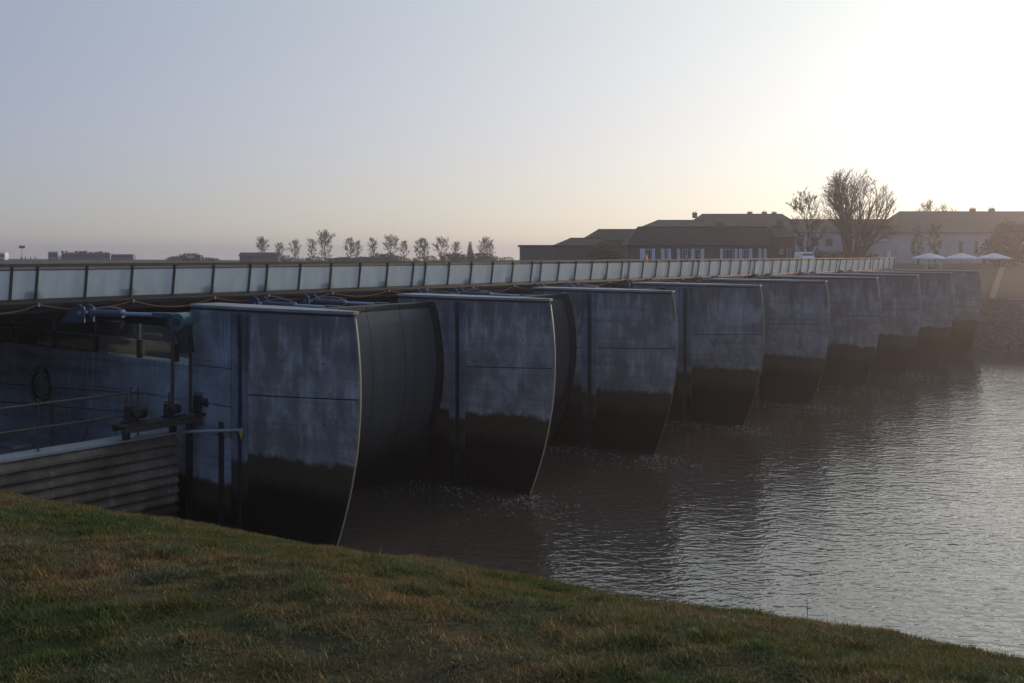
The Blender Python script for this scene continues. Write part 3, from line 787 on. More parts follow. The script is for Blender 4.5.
def dome_tree_mesh(seed, H, cz, rx, rz, stems=9, cx=0.0, counts=(15, 6, 4), tw=.022, r0=.26):
    # many stems from one stool, fanning out and forking until they reach a rounded outline
    rg = random.Random(seed); T, C = MB(), MB()
    def inside(p): return ((p.x - cx) / rx) ** 2 + (p.y / rx) ** 2 + ((p.z - cz) / rz) ** 2
    def limb(p, d, L, r, lv):
        ps = [p]; rs = [r]; dd = d; n_ = 5 if lv == 0 else 3; lim = rg.uniform(.72, 1.12)
        for i in range(n_):
            dd = (dd + Vector((rg.gauss(0, .08), rg.gauss(0, .08), rg.gauss(.04, .06)))).normalized(); q = ps[-1] + dd * L / n_
            if lv and inside(q) > lim and q.z > cz - rz * .6: break
            ps.append(q); rs.append(max(tw, r * (1 - .8 * (i + 1) / n_)))
        if len(ps) < 2: return
        (T if lv == 0 else C).tube(ps, rs, 6 if lv == 0 else 3, lv == 0)
        if lv > 2: return
        m = len(ps) - 1
        for j in range(counts[lv]):
            f = rg.uniform(.30 if lv == 0 else .15, 1) * m; i = min(m - 1, int(f)); b = ps[i].lerp(ps[i + 1], f - i); t_ = (ps[i + 1] - ps[i]).normalized()
            a = rg.uniform(0, 6.28); u = t_.orthogonal().normalized(); w_ = t_.cross(u)
            limb(b, (t_ + (u * math.cos(a) + w_ * math.sin(a)) * rg.uniform(.45, .8)).normalized(), L * rg.uniform(.35, .55), rs[i] * .5, lv + 1)
    for k in range(stems):
        a = 2 * math.pi * k / stems + rg.uniform(-.25, .25); tilt_ = rg.uniform(.12, .62)
        d = Vector((math.cos(a) * tilt_ + cx / H, math.sin(a) * tilt_, 1)).normalized()
        limb(Vector((.25 * math.cos(a), .25 * math.sin(a), -.2)), d, H * rg.uniform(.78, .95) * (1 - .22 * tilt_), r0, 0)
    return T, C
def tree(name, T, C, loc, label, group=None, cat='tree', h=None, rz=0):
    e = empty(name, loc, rz); tag(e, label, cat, group)
    T.build('trunk', M['bark'], e); c = C.build('crown', M['twig'], e)
    if h:
        zz = max(v[2] for v in C.v); k = h / zz; e.scale = (k, k, k)
    return e
GZ = 8.0
def oval_tree_mesh(seed, H, wid):
    rg = random.Random(seed); T, C = MB(), MB()
    top = Vector((rg.uniform(-.3, .3), 0, H)); pts = [Vector((0, 0, -.3))]
    for k in range(1, 9):
        pts.append(Vector((rg.gauss(0, .05) * k * .4, rg.gauss(0, .05) * k * .4, H * k / 8.6)))
    T.tube(pts, [.17 * (1 - .1 * k) for k in range(9)], 6)
    def branch(p, d, L, r, lv):
        q = p; dd = d; ps = [p]; rs = [r]
        for i in range(3):
            dd = (dd + Vector((rg.gauss(0, .10), rg.gauss(0, .10), .10))).normalized(); q = q + dd * L / 3; ps.append(q); rs.append(max(.024, r * (1 - .25 * (i + 1))))
        (T if lv == 0 else C).tube(ps, rs, 4 if lv == 0 else 3, lv == 0)
        if lv < 3:
            for j in range(6 if lv == 0 else 4):
                f = rg.uniform(.25, 1); i = min(2, int(f * 3)); p2 = ps[i].lerp(ps[i + 1], f * 3 - i)
                a = rg.uniform(0, 6.28); u = dd.orthogonal().normalized(); w_ = dd.cross(u)
                branch(p2, (dd + (u * math.cos(a) + w_ * math.sin(a)) * .75 + Vector((0, 0, .15))).normalized(), L * rg.uniform(.35, .6), rs[i] * .6, lv + 1)
    for k in range(21):
        f = .13 + .83 * k / 21; z = H * f; a = k * 2.4 + rg.uniform(-.4, .4)
        prof = math.sin(math.pi * min(1, max(.12, (f - .02) / 1.04))) ** .7
        i = min(7, int(f * 8.6)); p = pts[i].lerp(pts[min(8, i + 1)], min(1, f * 8.6 - i))
        el = .35 + .75 * f
        branch(p, Vector((math.cos(a) * math.cos(el), math.sin(a) * math.cos(el), math.sin(el))), wid * prof * rg.uniform(.8, 1.15) * .62, .07 * (1.15 - f), 0)
    return T, C
T, C = dome_tree_mesh(6, 13.0, 8.3, 5.2, 4.9, 9, .9, (13, 5, 4), .020)
tree('bare_tree', T, C, (at(850, 260, 142).x, 142, 7.9), 'largest bare tree, fan of many stems against the bright sky', 'bare trees by the far buildings', h=14.5)
T, C = oval_tree_mesh(9, 11.0, 5.6)
tree('bare_tree', T, C, (at(808, 260, 138).x, 138, 7.9), 'slender bare tree just left of the largest one', 'bare trees by the far buildings', h=11.4)
T, C = dome_tree_mesh(21, 11.0, 7.6, 4.4, 3.8, 5, 0, (12, 6, 3), .024, .2)
tree('bare_tree', T, C, (at(936, 260, 205).x, 205, 8), 'bare treetop showing above the long pale building roof', 'bare trees by the far buildings', h=13.2)
T, C = bare_tree_mesh(23, 9, .6, 1, 4, 0, .35, .03, .02, 3)
tree('bare_tree', T, C, (at(1003, 260, 205).x, 205, 8), 'thin bare treetop behind the roof chimneys at the right edge', 'bare trees by the far buildings', h=10.6)
for sd, px, h_, lb in ((31, 918, 6.4, 'small bare tree against the pale wall, left of its pair'), (32, 935, 6.8, 'small bare tree against the pale wall, right of its pair')):
    T, C = oval_tree_mesh(sd, 7, 2.4)
    tree('bare_tree', T, C, (at(px, 260, 160).x, 160, 8), lb, 'bare trees by the far buildings', h=h_)
row = [(262, 235, 300), (280, 241, 310), (295, 238, 305), (312, 237, 315), (325, 228, 300), (350, 236, 305), (357, 239, 312), (373, 236, 300), (391, 233, 298),
       (404, 239, 315), (420, 236, 300), (425, 237, 312), (441, 235, 298), (456, 240, 306), (484, 235, 300), (490, 238, 309)]
protos = []; rngw = {41: 4.6, 42: 3.8, 43: 4.2, 44: 3.6}
for sd in (41, 42, 43, 44):
    T, C = oval_tree_mesh(sd, 7, rngw[sd])
    e = tree('field_tree', T, C, (0, 0, 0), 'x', 'bare trees in the row across the river'); protos.append((e, max(v[2] for v in C.v)))
rl = ['bare tree at the left end of the far row, above the dark shed', 'small thin bare tree, second in the far row from the left', 'third bare tree of the far row from the left', 'bare tree touching the tallest one of the row on its left side',
      'tallest bare tree of the far row', 'bare tree first to the right of the tallest row tree', 'slim bare tree behind the one right of the tallest', 'bare tree standing between two gaps left of the middle of the row', 'round bare tree at the middle of the far row',
      'faint slim bare tree just right of the middle round one', 'bare tree of a close pair, the left one, right of middle', 'bare tree of a close pair, the right one, right of middle', 'bare tree left of the dark evergreen bushes', 'small bare tree rising behind the left end of the evergreen bushes',
      'bare tree right beside the dark conifer', 'last bare tree at the right end of the far row']
for i, (px, py, Y) in enumerate(row):
    b, hh = protos[i % 4]
    e = b if i < 4 else copy_tree(b)
    top = CZ - (py - YH) / F * Y; gz = gl_(at(px, 0, Y).x, Y)
    k = (top - gz) / hh; e.scale = (k, k, k); e.location = (at(px, 0, Y).x, Y, gz - .1); e.rotation_euler = (0, 0, i * 1.7); e['label'] = rl[i]
# leafy masses
def leaf_blob(rg, n_, blobs, s):
    vs = np.zeros((n_, 4, 3)); B = np.array(blobs)            # blobs: x,y,z,rx,ry,rz
    w_ = B[:, 3] * B[:, 4] * B[:, 5]; idx = rg.choice(len(B), n_, p=w_ / w_.sum())
    d = rg.normal(size=(n_, 3)); d /= np.linalg.norm(d, axis=1)[:, None]; rad = rg.uniform(.45, 1, n_) ** .6
    rad *= 1 + .18 * np.sin(d[:, 0] * 7 + idx) * np.sin(d[:, 2] * 6 + d[:, 1] * 5)
    c = B[idx, :3] + d * rad[:, None] * B[idx, 3:]
    c[:, 2] = np.maximum(c[:, 2], .05)
    a = rg.normal(size=(n_, 3)); a /= np.linalg.norm(a, axis=1)[:, None]; b = np.cross(a, rg.normal(size=(n_, 3))); b /= np.linalg.norm(b, axis=1)[:, None]
    q = s * rg.uniform(.6, 1.3, n_)[:, None]
    vs[:, 0] = c - a * q; vs[:, 1] = c + b * q * .6; vs[:, 2] = c + a * q; vs[:, 3] = c - b * q * .6
    return vs.reshape(-1, 3)
def leaf_obj(name, part, loc, n_, blobs, s, m, label, cat, group=None, seed=1, stem=True):
    rg = np.random.RandomState(seed); co = leaf_blob(rg, n_, blobs, s)
    e = empty(name, loc); tag(e, label, cat, group)
    me = bpy.data.meshes.new(part); me.from_pydata(co, [], np.arange(len(co)).reshape(-1, 4)); me.materials.append(m)
    o = bpy.data.objects.new(part, me); COL.objects.link(o); o.parent = e
    if stem:
        mb = MB()
        for bl in blobs[:3]:
            mb.tube([(bl[0], bl[1], -.2), (bl[0] + .1, bl[1], max(.4, bl[2]))], [.12, .05], 6)
        mb.build('stem', M['bark'], e)
    return e
x = at(604, 0, 160).x
leaf_obj('round_bush', 'foliage', (x, 160, 8), 3500, [(0, 0, 2.0, 2.3, 2, 2.0), (-.8, 0, 1.4, 1.8, 1.6, 1.5), (.9, 0, 1.5, 1.7, 1.6, 1.6)], .14, M['brownleaf'], 'round brown bush in front of the stepped grey roofs', 'bush', seed=2)
x = at(872, 0, 140).x
leaf_obj('round_bush', 'foliage', (x, 140, 8), 2200, [(0, 0, .9, 1.15, 1.1, 1.1), (.3, 0, .5, 1, 1, .7)], .10, M['brownleaf'], 'small round bush before the pale wall, right of the big tree', 'bush', seed=3)
x = at(835, 0, 146).x
leaf_obj('hedge', 'foliage', (x, 146, 8), 5200, [(-4, 0, .9, 2, 1, 1.2), (-1.5, 0, 1.0, 2, 1, 1.3), (1, 0, 1.0, 2, 1, 1.3), (3, 0, .8, 1.6, 1, 1.1)], .12, M['brownleaf'], 'reddish brown hedge below the largest bare tree', 'hedge', seed=4)
x = at(1012, 0, 150).x
leaf_obj('evergreen_tree', 'crown', (x, 150, 8), 9000, [(0, 0, 3.4, 3.6, 3, 3.6), (-2.2, 0, 2.2, 2.6, 2.4, 2.4), (2.5, 0, 3.4, 3, 2.6, 3.2), (-.5, 0, 4.8, 2, 2, 1.9), (5, 0, 2.4, 3, 2.6, 2.6)], .2, M['leaf'], 'broad evergreen tree hiding the right end of the pale building', 'tree', seed=5)
bl = ['low dark bush at the left end of the far tree row', 'low dark bush between the tallest tree and its right neighbour', 'dark evergreen bush left of the row middle', 'broad dark bush under the round middle tree', 'dense evergreen bush left of the conifer', 'dense evergreen bush right of the conifer']
for i, (px, w_, h_) in enumerate(((272, 4.5, 1.6), (345, 5, 1.6), (368, 5, 1.7), (386, 5, 2.7), (455, 4.6, 3.0), (482, 5, 3.0))):
    leaf_obj('evergreen_bush', 'foliage', (at(px, 0, 294).x, 294, 6.7), 1500, [(-w_ * .4, 0, h_ * .4, w_ * .6, 2, h_ * .6), (w_ * .4, 0, h_ * .35, w_ * .6, 2, h_ * .55), (0, 0, h_ * .55, w_ * .5, 2, h_ * .5)], .26, M['conifer'], bl[i], 'bush', 'dark bushes below the far tree row', seed=20 + i)
# hedge line and marsh bushes
leaf_obj('hedge', 'foliage', (at(390, 0, 330).x, 330, 6.6), 6000, [(k * 3.2 - 38, 0, .7 + .3 * math.sin(k * 2.1), 2.6, 1.5, .9 + .35 * math.sin(k * 1.7)) for k in range(25)], .25, M['conifer'], 'long low hedge behind the far row of bare trees', 'hedge', seed=30, stem=False)
leaf_obj('evergreen_bush', 'foliage', (at(190, 0, 330).x, 330, 6.6), 2600, [(-4, 0, 1.0, 4, 1.5, .9), (0, 0, 1.5, 4, 1.5, 1.4), (5, 0, .7, 5, 1.5, .7)], .26, M['conifer'], 'low mound of scrub alone on the left horizon', 'bush', seed=33)
# conifer
rg = np.random.RandomState(8)
leaf_obj('conifer', 'crown', (at(470, 0, 296).x, 296, 6.8), 1300, [(0, 0, .9 + k * .62, 1.35 - .12 * k, 1.3 - .12 * k, .3) for k in range(9)], .22, M['conifer'], 'narrow dark conifer poking up among the far bushes', 'tree', seed=40)

# ------------------------------------------------------------------ far buildings
def building(name, label, px0, px1, Y, depth, eave_y, ridge_y, ra, rb, wall, roof, cat='building', gz=8.0, oh=.3, group='buildings on the far bank', chimneys=(), flat=False):
    x0, x1 = at(px0, 0, Y).x, at(px1, 0, Y).x; ez = at(0, eave_y, Y).z; rz_ = at(0, ridge_y, Y).z
    e = empty(name, (x0, Y, gz)); tag(e, label, cat, group); W = x1 - x0; ez -= gz; rz_ -= gz
    MB().box((0, 0, -.5), (W, depth, ez)).build('wall', wall, e)
    if flat:
        rf = MB().box((-oh, -oh, ez + .003), (W + oh, depth + oh, rz_)).build('roof', roof, e, .03)
    else:
        a = (ra - px0) / F * Y; b = (rb - px0) / F * Y; m = depth / 2
        P = [(-oh, -oh, ez - .05), (W + oh, -oh, ez - .05), (W + oh, depth + oh, ez - .05), (-oh, depth + oh, ez - .05), (a, m, rz_), (b, m, rz_)]
        Q = [(p[0], p[1], p[2] + .18) for p in P[:4]]
        rf = MB().add(P[:4] + Q + P[4:], [(0, 1, 2, 3), (0, 1, 5, 4), (1, 2, 6, 5), (2, 3, 7, 6), (3, 0, 4, 7), (4, 5, 9, 8), (5, 6, 9), (6, 7, 8, 9), (7, 4, 8)]).build('roof', roof, e)
        MB().tube([(a, m, rz_ + .02), (b, m, rz_ + .02)], .1, 6).build('ridge_cap', roof, rf)
        MB().box((-oh, -oh - .12, ez - .05), (W + oh, -oh - .003, ez + .08)).build('gutter', M['steel_dark'], rf)
    for px, h_ in chimneys:
        cx = (px - px0) / F * Y; m = depth / 2
        c = MB().box((cx - .45, m - .4, rz_ - .8), (cx + .45, m + .4, rz_ + h_)).box((cx - .52, m - .47, rz_ + h_ + .003), (cx + .52, m + .47, rz_ + h_ + .1)).build('chimney', M['brick'], rf)
        for s_ in (-.2, .2): MB().tube([(cx + s_, m, rz_ + h_ + .1), (cx + s_, m, rz_ + h_ + .35)], .1, 8).build('chimney_pot', M['brick'], rf)
    return e, W, ez, Y
def window(e, px, px0, Y, y0, y1, wpx, gz=8.0, frame=M['white'], shutters=False, sw=3):
    cx = (px - px0) / F * Y; w_ = wpx / F * Y; z0 = at(0, y1, Y).z - gz; z1 = at(0, y0, Y).z - gz
    f = MB().box((cx - w_ / 2, -.06, z0), (cx + w_ / 2, -.003, z0 + .07)).box((cx - w_ / 2, -.06, z1 - .07), (cx + w_ / 2, -.003, z1)).box((cx - w_ / 2, -.058, z0 + .07), (cx - w_ / 2 + .07, -.003, z1 - .07)).box((cx + w_ / 2 - .07, -.058, z0 + .07), (cx + w_ / 2, -.003, z1 - .07)).build('window', frame, e)
    MB().box((cx - w_ / 2 + .07, -.03, z0 + .07), (cx + w_ / 2 - .07, -.004, z1 - .07)).build('pane', M['glass_dark'], f)
    MB().box((cx - .025, -.05, z0 + .07), (cx + .025, -.031, z1 - .07)).build('glazing_bar', frame, f)
def shutter(e, px, px0, Y, y0, y1, wpx, gz=8.0):
    cx = (px - px0) / F * Y; w_ = wpx / F * Y; z0 = at(0, y1, Y).z - gz; z1 = at(0, y0, Y).z - gz
    m_ = MB().box((cx - w_ / 2, -.075, z0), (cx + w_ / 2, -.02, z1))
    for k in range(6):
        z = z0 + (z1 - z0) * (k + .5) / 6; m_.box((cx - w_ / 2 + .04, -.085, z - .05), (cx + w_ / 2 - .04, -.076, z + .05))
    m_.build('shutter', M['white'], e)
e, W, ez, Y = building('stone_shed', 'low flat-roofed grey shed at the left end of the far buildings', 520, 563, 168, 9, 247, 245, 0, 0, M['stonewall'], M['slate'], flat=True)
e, W, ez, Y = building('slate_house', 'low hip-roofed house stepping up right of the flat shed', 556, 615, 171, 9, 246, 238, 571, 602, M['stonewall'], M['slate'])
e, W, ez, Y = building('slate_house', 'grey hip-roofed house behind the round brown bush', 584, 655, 176, 9, 241, 229, 600, 643, M['stonewall'], M['slate'])
e, W, ez, Y = building('slate_house', 'taller pale-roofed house between the bush house and the long roof', 632, 722, 190, 11, 233, 219.5, 661, 712, M['stonewall'], M['slate2'])
e, W, ez, Y = building('slate_house', 'long dark-roofed house, highest left of the trees, with roof chimneys', 690, 806, 204, 14, 230, 213, 708, 792, M['stonewall'], M['slate'], chimneys=((701, .2), (758, .35), (773, .35), (783, .3)))
e, W, ez, Y = building('shuttered_house', 'long low house with tall white shutters above the bridge rail', 628, 782, 150, 8, 246, 226.5, 641, 774, M['stonewall'], M['slate'], chimneys=((725, .5), (746, .1)))
for px, w_ in ((642.5, 5), (653.5, 3), (662.5, 3), (669.5, 3), (678.5, 3), (692.5, 3.2), (702.5, 3.2), (721.5, 3.2), (736, 3), (740.5, 3), (750.5, 3.4), (760, 3), (765, 3)): shutter(e, px, 628, 150, 248.5, 261.5, w_)
for px, w_ in ((648, 6), (666, 3), (685, 5), (697.5, 6), (729, 7), (745, 4)): window(e, px, 628, 150, 249, 261, w_)
e, W, ez, Y = building('stone_gable_house', 'narrow brown gable with tall chimney at the right end of the shuttered house', 776, 795, 149, 9, 238, 226, 779, 792, M['brick'], M['slate'], chimneys=((788, .8),))
window(e, 781.5, 776, 149, 249, 254, 3); window(e, 789, 776, 149, 249, 259, 4)
e, W, ez, Y = building('long_hall', 'long hall with dark roof and pale wall behind the largest tree', 786, 915, 196, 14, 233, 218.5, 790, 909, M['render'], M['slate'])
for px in (800, 815, 829): window(e, px, 786, 196, 238, 246, 7, frame=M['brick'])
for px in (888,): window(e, px, 786, 196, 241, 254, 3.4, frame=M['brick'])
e, W, ez, Y = building('pale_hotel', 'large pale-walled building with long roof under the sun glow', 898, 1075, 180, 16, 233, 210, 916, 1062, M['render'], M['slate2'], chimneys=((993, .5), (1013, .5)))
for px in (913, 961, 976): window(e, px, 898, 180, 241, 254, 3.4, frame=M['brick'])

# parasols
def parasol(px, Y, label):
    gz = gl_(at(px, 0, Y).x, Y); e = empty('parasol', (at(px, 0, Y).x, Y, gz)); tag(e, label, 'parasol', 'white parasols on the far bank')
    MB().tube([(0, 0, .05), (0, 0, 2.35)], .05, 8).build('pole', M['steel_dark'], e)
    MB().box((-.4, -.4, -.05), (.4, .4, .08)).build('base', M['steel_dark'], e)
    zt = 10.02 - gz; ze = 9.24 - gz; r_ = 2.35
    top = MB(); n_ = 8
    rr = [[(r * math.cos(2 * math.pi * (k + .5) / n_), r * math.sin(2 * math.pi * (k + .5) / n_), z) for k in range(n_)] for r, z in ((.06, zt), (r_ * .5, zt - (zt - ze) * .42), (r_, ze + .05), (r_ + .01, ze - .1), (r_ - .02, ze - .1), (r_ - .03, ze + .02), (r_ * .5, zt - (zt - ze) * .46), (.05, zt - .05))]
    top.loft(rr, True).build('canopy', M['canvas'], e)
    for k in range(8):
        a = 2 * math.pi * (k + .5) / 8; MB().tube([(.05, 0, zt - .35), ((r_ - .1) * math.cos(a), (r_ - .1) * math.sin(a), ze)], .018, 4).build('rib', M['steel_dark'], e)
parasol(929, 144, 'white parasol nearest the bridge end, above the white table'); parasol(961.5, 144, 'middle one of three white parasols on the far bank'); parasol(994, 144, 'white parasol farthest right, before the evergreen tree')
Yt = 141; gz = gl_(at(933, 0, Yt).x, Yt)
e = empty('terrace_table', (at(933, 0, Yt).x, Yt, gz)); tag(e, 'long white table on the far bank below the parasols', 'table')
hz_ = at(0, 263, Yt).z - gz
MB().box((-1.15, -.4, hz_ - .06), (1.15, .4, hz_)).build('tabletop', M['white'], e, .01)
for a in (-1.05, 1.05):
    for b in (-.33, .33): MB().box((a - .04, b - .04, -.1), (a + .04, b + .04, hz_ - .063)).build('leg', M['white'], e)
# notice board and van at the bridge end
Y = 122; x = at(889, 0, Y).x; gz = gl_(x, Y)
e = empty('notice_board', (x, Y, gz)); tag(e, 'small upright white notice board at the far end of the bridge', 'sign')
MB().box((-.22, -.03, at(0, 258, Y).z - gz), (.22, .03, at(0, 251, Y).z - gz)).build('panel', M['white'], e, .01)
MB().box((-.04, .032, -.3), (.04, .09, at(0, 251.5, Y).z - gz)).build('post', M['steel_dark'], e)
Y = 128; x = at(805, 0, Y).x; gz = 8.2
e = empty('van', (x, Y, gz)); tag(e, 'small white van with yellow lower body parked past the bridge', 'van')
MB().loft([[(-.85 * k, y, z), (.85 * k, y, z), (.85 * k, y2, z), (-.85 * k, y2, z)] for k, y, y2, z in ((1, -2, 2.2, .35), (1, -2.05, 2.25, .9), (1, -1.95, 2.25, 1.2))]).build('lower_body', M['yellow'], e, .05)
cb = MB().loft([[(-.83 * k, y, z), (.83 * k, y, z), (.83 * k, y2, z), (-.83 * k, y2, z)] for k, y, y2, z in ((1, -1.5, 2.24, 1.205), (.9, -.9, 2.2, 1.85), (.84, -.75, 2.1, 1.95))]).build('cab', M['white'], e, .05)
MB().add([(-.72, -1.42, 1.28), (.72, -1.42, 1.28), (.66, -.96, 1.8), (-.66, -.96, 1.8)], [(0, 1, 2, 3)]).build('windscreen', M['glass_dark'], cb)
for a in (-.75, .75):
    for b in (-1.3, 1.4):
        w_ = MB().tube([(a - .1, b, .33), (a + .1, b, .33)], .33, 16).build('wheel', M['rubber'], e); MB().tube([(a - .11, b, .33), (a + .11, b, .33)], .18, 12).build('rim', M['steel'], w_)
for a in (-.6, .6): MB().box((a - .15, -2.08, .75), (a + .15, -2.0, .9)).build('headlight', M['white'], e, .01)

# ------------------------------------------------------------------ people
def skin_obj(name, verts, edges, radii, m, parent, sub=1, root=0):
    me = bpy.data.meshes.new(name); bm = bmesh.new(); lay = bm.verts.layers.skin.verify()
    vs = [bm.verts.new(v) for v in verts]
    for a, b in edges: bm.edges.new((vs[a], vs[b]))
    for i, (v, r) in enumerate(zip(vs, radii)):
        v[lay].radius = r if isinstance(r, tuple) else (r, r); v[lay].use_root = (i == root)
    bm.to_mesh(me); bm.free(); me.materials.append(m)
    o = bpy.data.objects.new(name, me); COL.objects.link(o); o.parent = parent
    s_ = o.modifiers.new('skin', 'SKIN'); s_.use_smooth_shade = True
    if sub: u = o.modifiers.new('sub', 'SUBSURF'); u.levels = sub; u.render_levels = sub
    return o
def person(loc, label, top, bottom, rz=0, walk=0, arm=0, h=1.72, hairm='hair', group='people walking by'):
    e = empty('person', loc, rz); tag(e, label, 'person', group); k = h / 1.72
    st = .16 * walk
    J = {'pel': (0, 0, .92), 'wst': (0, 0, 1.08), 'chs': (0, -.01, 1.30), 'nck': (0, -.005, 1.46), 'hd0': (0, -.02, 1.55), 'hd1': (0, -.02, 1.66),
         'lh': (.10, 0, .88), 'lk': (.11, -st * .6, .49), 'la': (.11, -st * 1.2 + .04 * walk, .08), 'lt': (.12, -st * 1.2 - .13, .03),
         'rh': (-.10, 0, .88), 'rk': (-.11, st * .3, .49), 'ra': (-.11, st * 1.4, .09), 'rt': (-.12, st * 1.4 - .13, .03),
         'ls': (.18, 0, 1.40), 'le': (.24, .04 - .1 * arm, 1.13), 'lw': (.22, -.06 - .2 * arm, .90 + .2 * arm), 'lf': (.21, -.09 - .24 * arm, .82 + .22 * arm),
         'rs': (-.18, 0, 1.40), 're': (-.24, .04 + .05 * walk, 1.13), 'rw': (-.23, -.02 + .1 * walk, .90), 'rf': (-.22, -.04 + .1 * walk, .81)}
    Rr = {'pel': .13, 'wst': .115, 'chs': (.15, .11), 'nck': .055, 'hd0': .075, 'hd1': .085, 'lh': .085, 'lk': .058, 'la': .042, 'lt': .035, 'rh': .085, 'rk': .058, 'ra': .042, 'rt': .035,
          'ls': .06, 'le': .045, 'lw': .032, 'lf': .025, 'rs': .06, 're': .045, 'rw': .032, 'rf': .025}
    E = [('pel', 'wst'), ('wst', 'chs'), ('chs', 'nck'), ('nck', 'hd0'), ('hd0', 'hd1'), ('pel', 'lh'), ('lh', 'lk'), ('lk', 'la'), ('la', 'lt'), ('pel', 'rh'), ('rh', 'rk'), ('rk', 'ra'), ('ra', 'rt'),
         ('chs', 'ls'), ('ls', 'le'), ('le', 'lw'), ('lw', 'lf'), ('chs', 'rs'), ('rs', 're'), ('re', 'rw'), ('rw', 'rf')]
    def mk(name, keys, add, m):
        ks = [q for q in keys]; ix = {q: i for i, q in enumerate(ks)}
        rad = [tuple((x + add) * k for x in (Rr[q] if isinstance(Rr[q], tuple) else (Rr[q], Rr[q]))) for q in ks]
        return skin_obj(name, [tuple(c * k for c in J[q]) for q in ks], [(ix[a], ix[b]) for a, b in E if a in ix and b in ix], rad, m, e)
    mk('body', list(J), 0, M['skin'])
    mk('jacket', ['pel', 'wst', 'chs', 'ls', 'le', 'lw', 'rs', 're', 'rw'], .022, M[top])
    mk('trousers', ['pel', 'lh', 'lk', 'la', 'rh', 'rk', 'ra'], .018, M[bottom])
    skin_obj('hair', [(0, .015, 1.60 * k), (0, .0, 1.69 * k)], [(0, 1)], [.088 * k, .086 * k], M[hairm], e)
    return e
def on_deck(px, t):
    r = rail_r(px, t); p = dam(t, r); return (p.x, p.y, 8.60 + drop(r))
person(on_deck(646, 14.2), 'person in an orange jacket seen over the bridge parapet', 'orange cloth', 'jeans cloth', R(70), 1, 0, 1.74)
person(on_deck(658.5, 14.0), 'person in a pale blue top bending low behind the parapet, right of the orange jacket', 'pale blue cloth', 'grey cloth', R(120), 0, .4, 1.28)
person(on_deck(686, 14.5), 'person in dark clothes on the bridge before the white shutters', 'black cloth', 'black cloth', R(-60), 1, 0, 1.62)
person(on_deck(698, 14.0), 'person in a brown coat, right of the dark clothed one on the bridge', 'brown cloth', 'jeans cloth', R(100), .8, 0, 1.70)
person((at(868.5, 0, 121).x, 121, 8.0), 'person in black near the small round bush at the bridge end', 'black cloth', 'black cloth', R(20), 0, .5, 1.55)
lf = ['person first from the left of four walking on the far causeway', 'person second from the left of four on the far causeway', 'person third from the left of four on the far causeway', 'person last on the right of four on the far causeway']
for i, (px, c1, h_) in enumerate(((21.5, 'black cloth', 1.75), (25, 'navy cloth', 1.7), (29.5, 'grey cloth', 1.78), (33.5, 'black cloth', 1.68))):
    person((at(px, 0, 330).x, 330 + i * .4, gl_(at(px, 0, 330).x, 330)), lf[i], c1, 'jeans cloth', R(60 + 30 * i), 1, 0, h_, group='people on the far causeway')
# ------------------------------------------------------------------ far causeway: buses, van, sign
def bus(px0, px1, Y, H, label, m1, ac):
    x0, x1 = at(px0, 0, Y).x, at(px1, 0, Y).x; gz = gl_((x0 + x1) / 2, Y); W = x1 - x0
    e = empty('shuttle_bus', (x0, Y, gz)); tag(e, label, 'bus', 'buses on the far causeway')
    MB().loft([[(a, b, z), (W - a, b, z), (W - a, 2.5 - b, z), (a, 2.5 - b, z)] for a, b, z in ((.05, .05, .35), (0, 0, .7), (0, 0, H - .35), (.12, .12, H))]).build('body', m1, e)
    n_ = max(2, int(W / 1.6))
    for k in range(n_):
        a = .25 + (W - .5) * k / n_; MB().box((a + .06, -.03, 1.25), (a + (W - .5) / n_ - .06, .02, H - .6)).build('window', M['glass_dark'], e)
    for a in (W * .18, W * .8):
        w_ = MB().tube([(a, -.02, .48), (a, .3, .48)], .48, 14).build('wheel', M['rubber'], e); MB().tube([(a, -.04, .48), (a, .1, .48)], .25, 10).build('rim', M['steel'], w_)
    rg = random.Random(int(px0))
    a = .5
    while a < W - 1.2 and ac:
        w_ = rg.uniform(.5, 1.4); MB().box((a, .5, H + .003), (a + w_, 1.9, H + rg.uniform(.2, .75))).build('roof_unit', M['steel_dark'], e); a += w_ + rg.uniform(.2, .9)
bus(48, 58, 335, 3.2, 'tall pale blue bus seen end of line on the far causeway', simple('pale blue bus paint', (.22, .28, .36), .4), False)
bus(59, 110, 345, 2.75, 'long dark bus with boxes along its roof on the far causeway', simple('charcoal bus paint', (.06, .06, .065), .4), True)
bus(111, 133, 340, 2.3, 'low dark trailer right of the long bus on the far causeway', simple('dark trailer paint', (.045, .05, .065), .4), False)
bus(-12, 5, 330, 2.9, 'white bus cut off by the left edge on the far causeway', M['white'], False)
x = at(22, 0, 332).x; gz = gl_(x, 332)
e = empty('sign_post', (x, 332, gz)); tag(e, 'sign board on a tall pole above the far causeway walkers', 'sign')
MB().tube([(0, 0, -.2), (0, 0, 11.9 - gz)], .07, 8).build('pole', M['steel_dark'], e)
MB().box((-1.0, -.1, 11.1 - gz), (1.0, .1, 12.0 - gz)).build('board', M['steel_dark'], e, .03)
x = at(262, 0, 288).x; gz = 6.9
e = empty('field_shed', (x - 6.5, 288, gz)); tag(e, 'long low dark shed at the left end of the far tree row', 'shed')
MB().box((0, 0, -.2), (11, 4, 1.9)).build('wall', M['stonewall'], e)
MB().prism([(-.3, 1.85), (4.3, 1.85), (2, 2.9)], lambda a, b: (-.3, a, b), lambda a, b: (11.3, a, b)).build('roof', M['slate'], e)
MB().box((2, -.05, 0), (3.2, .0, 1.7)).build('door', M['wood'], e)

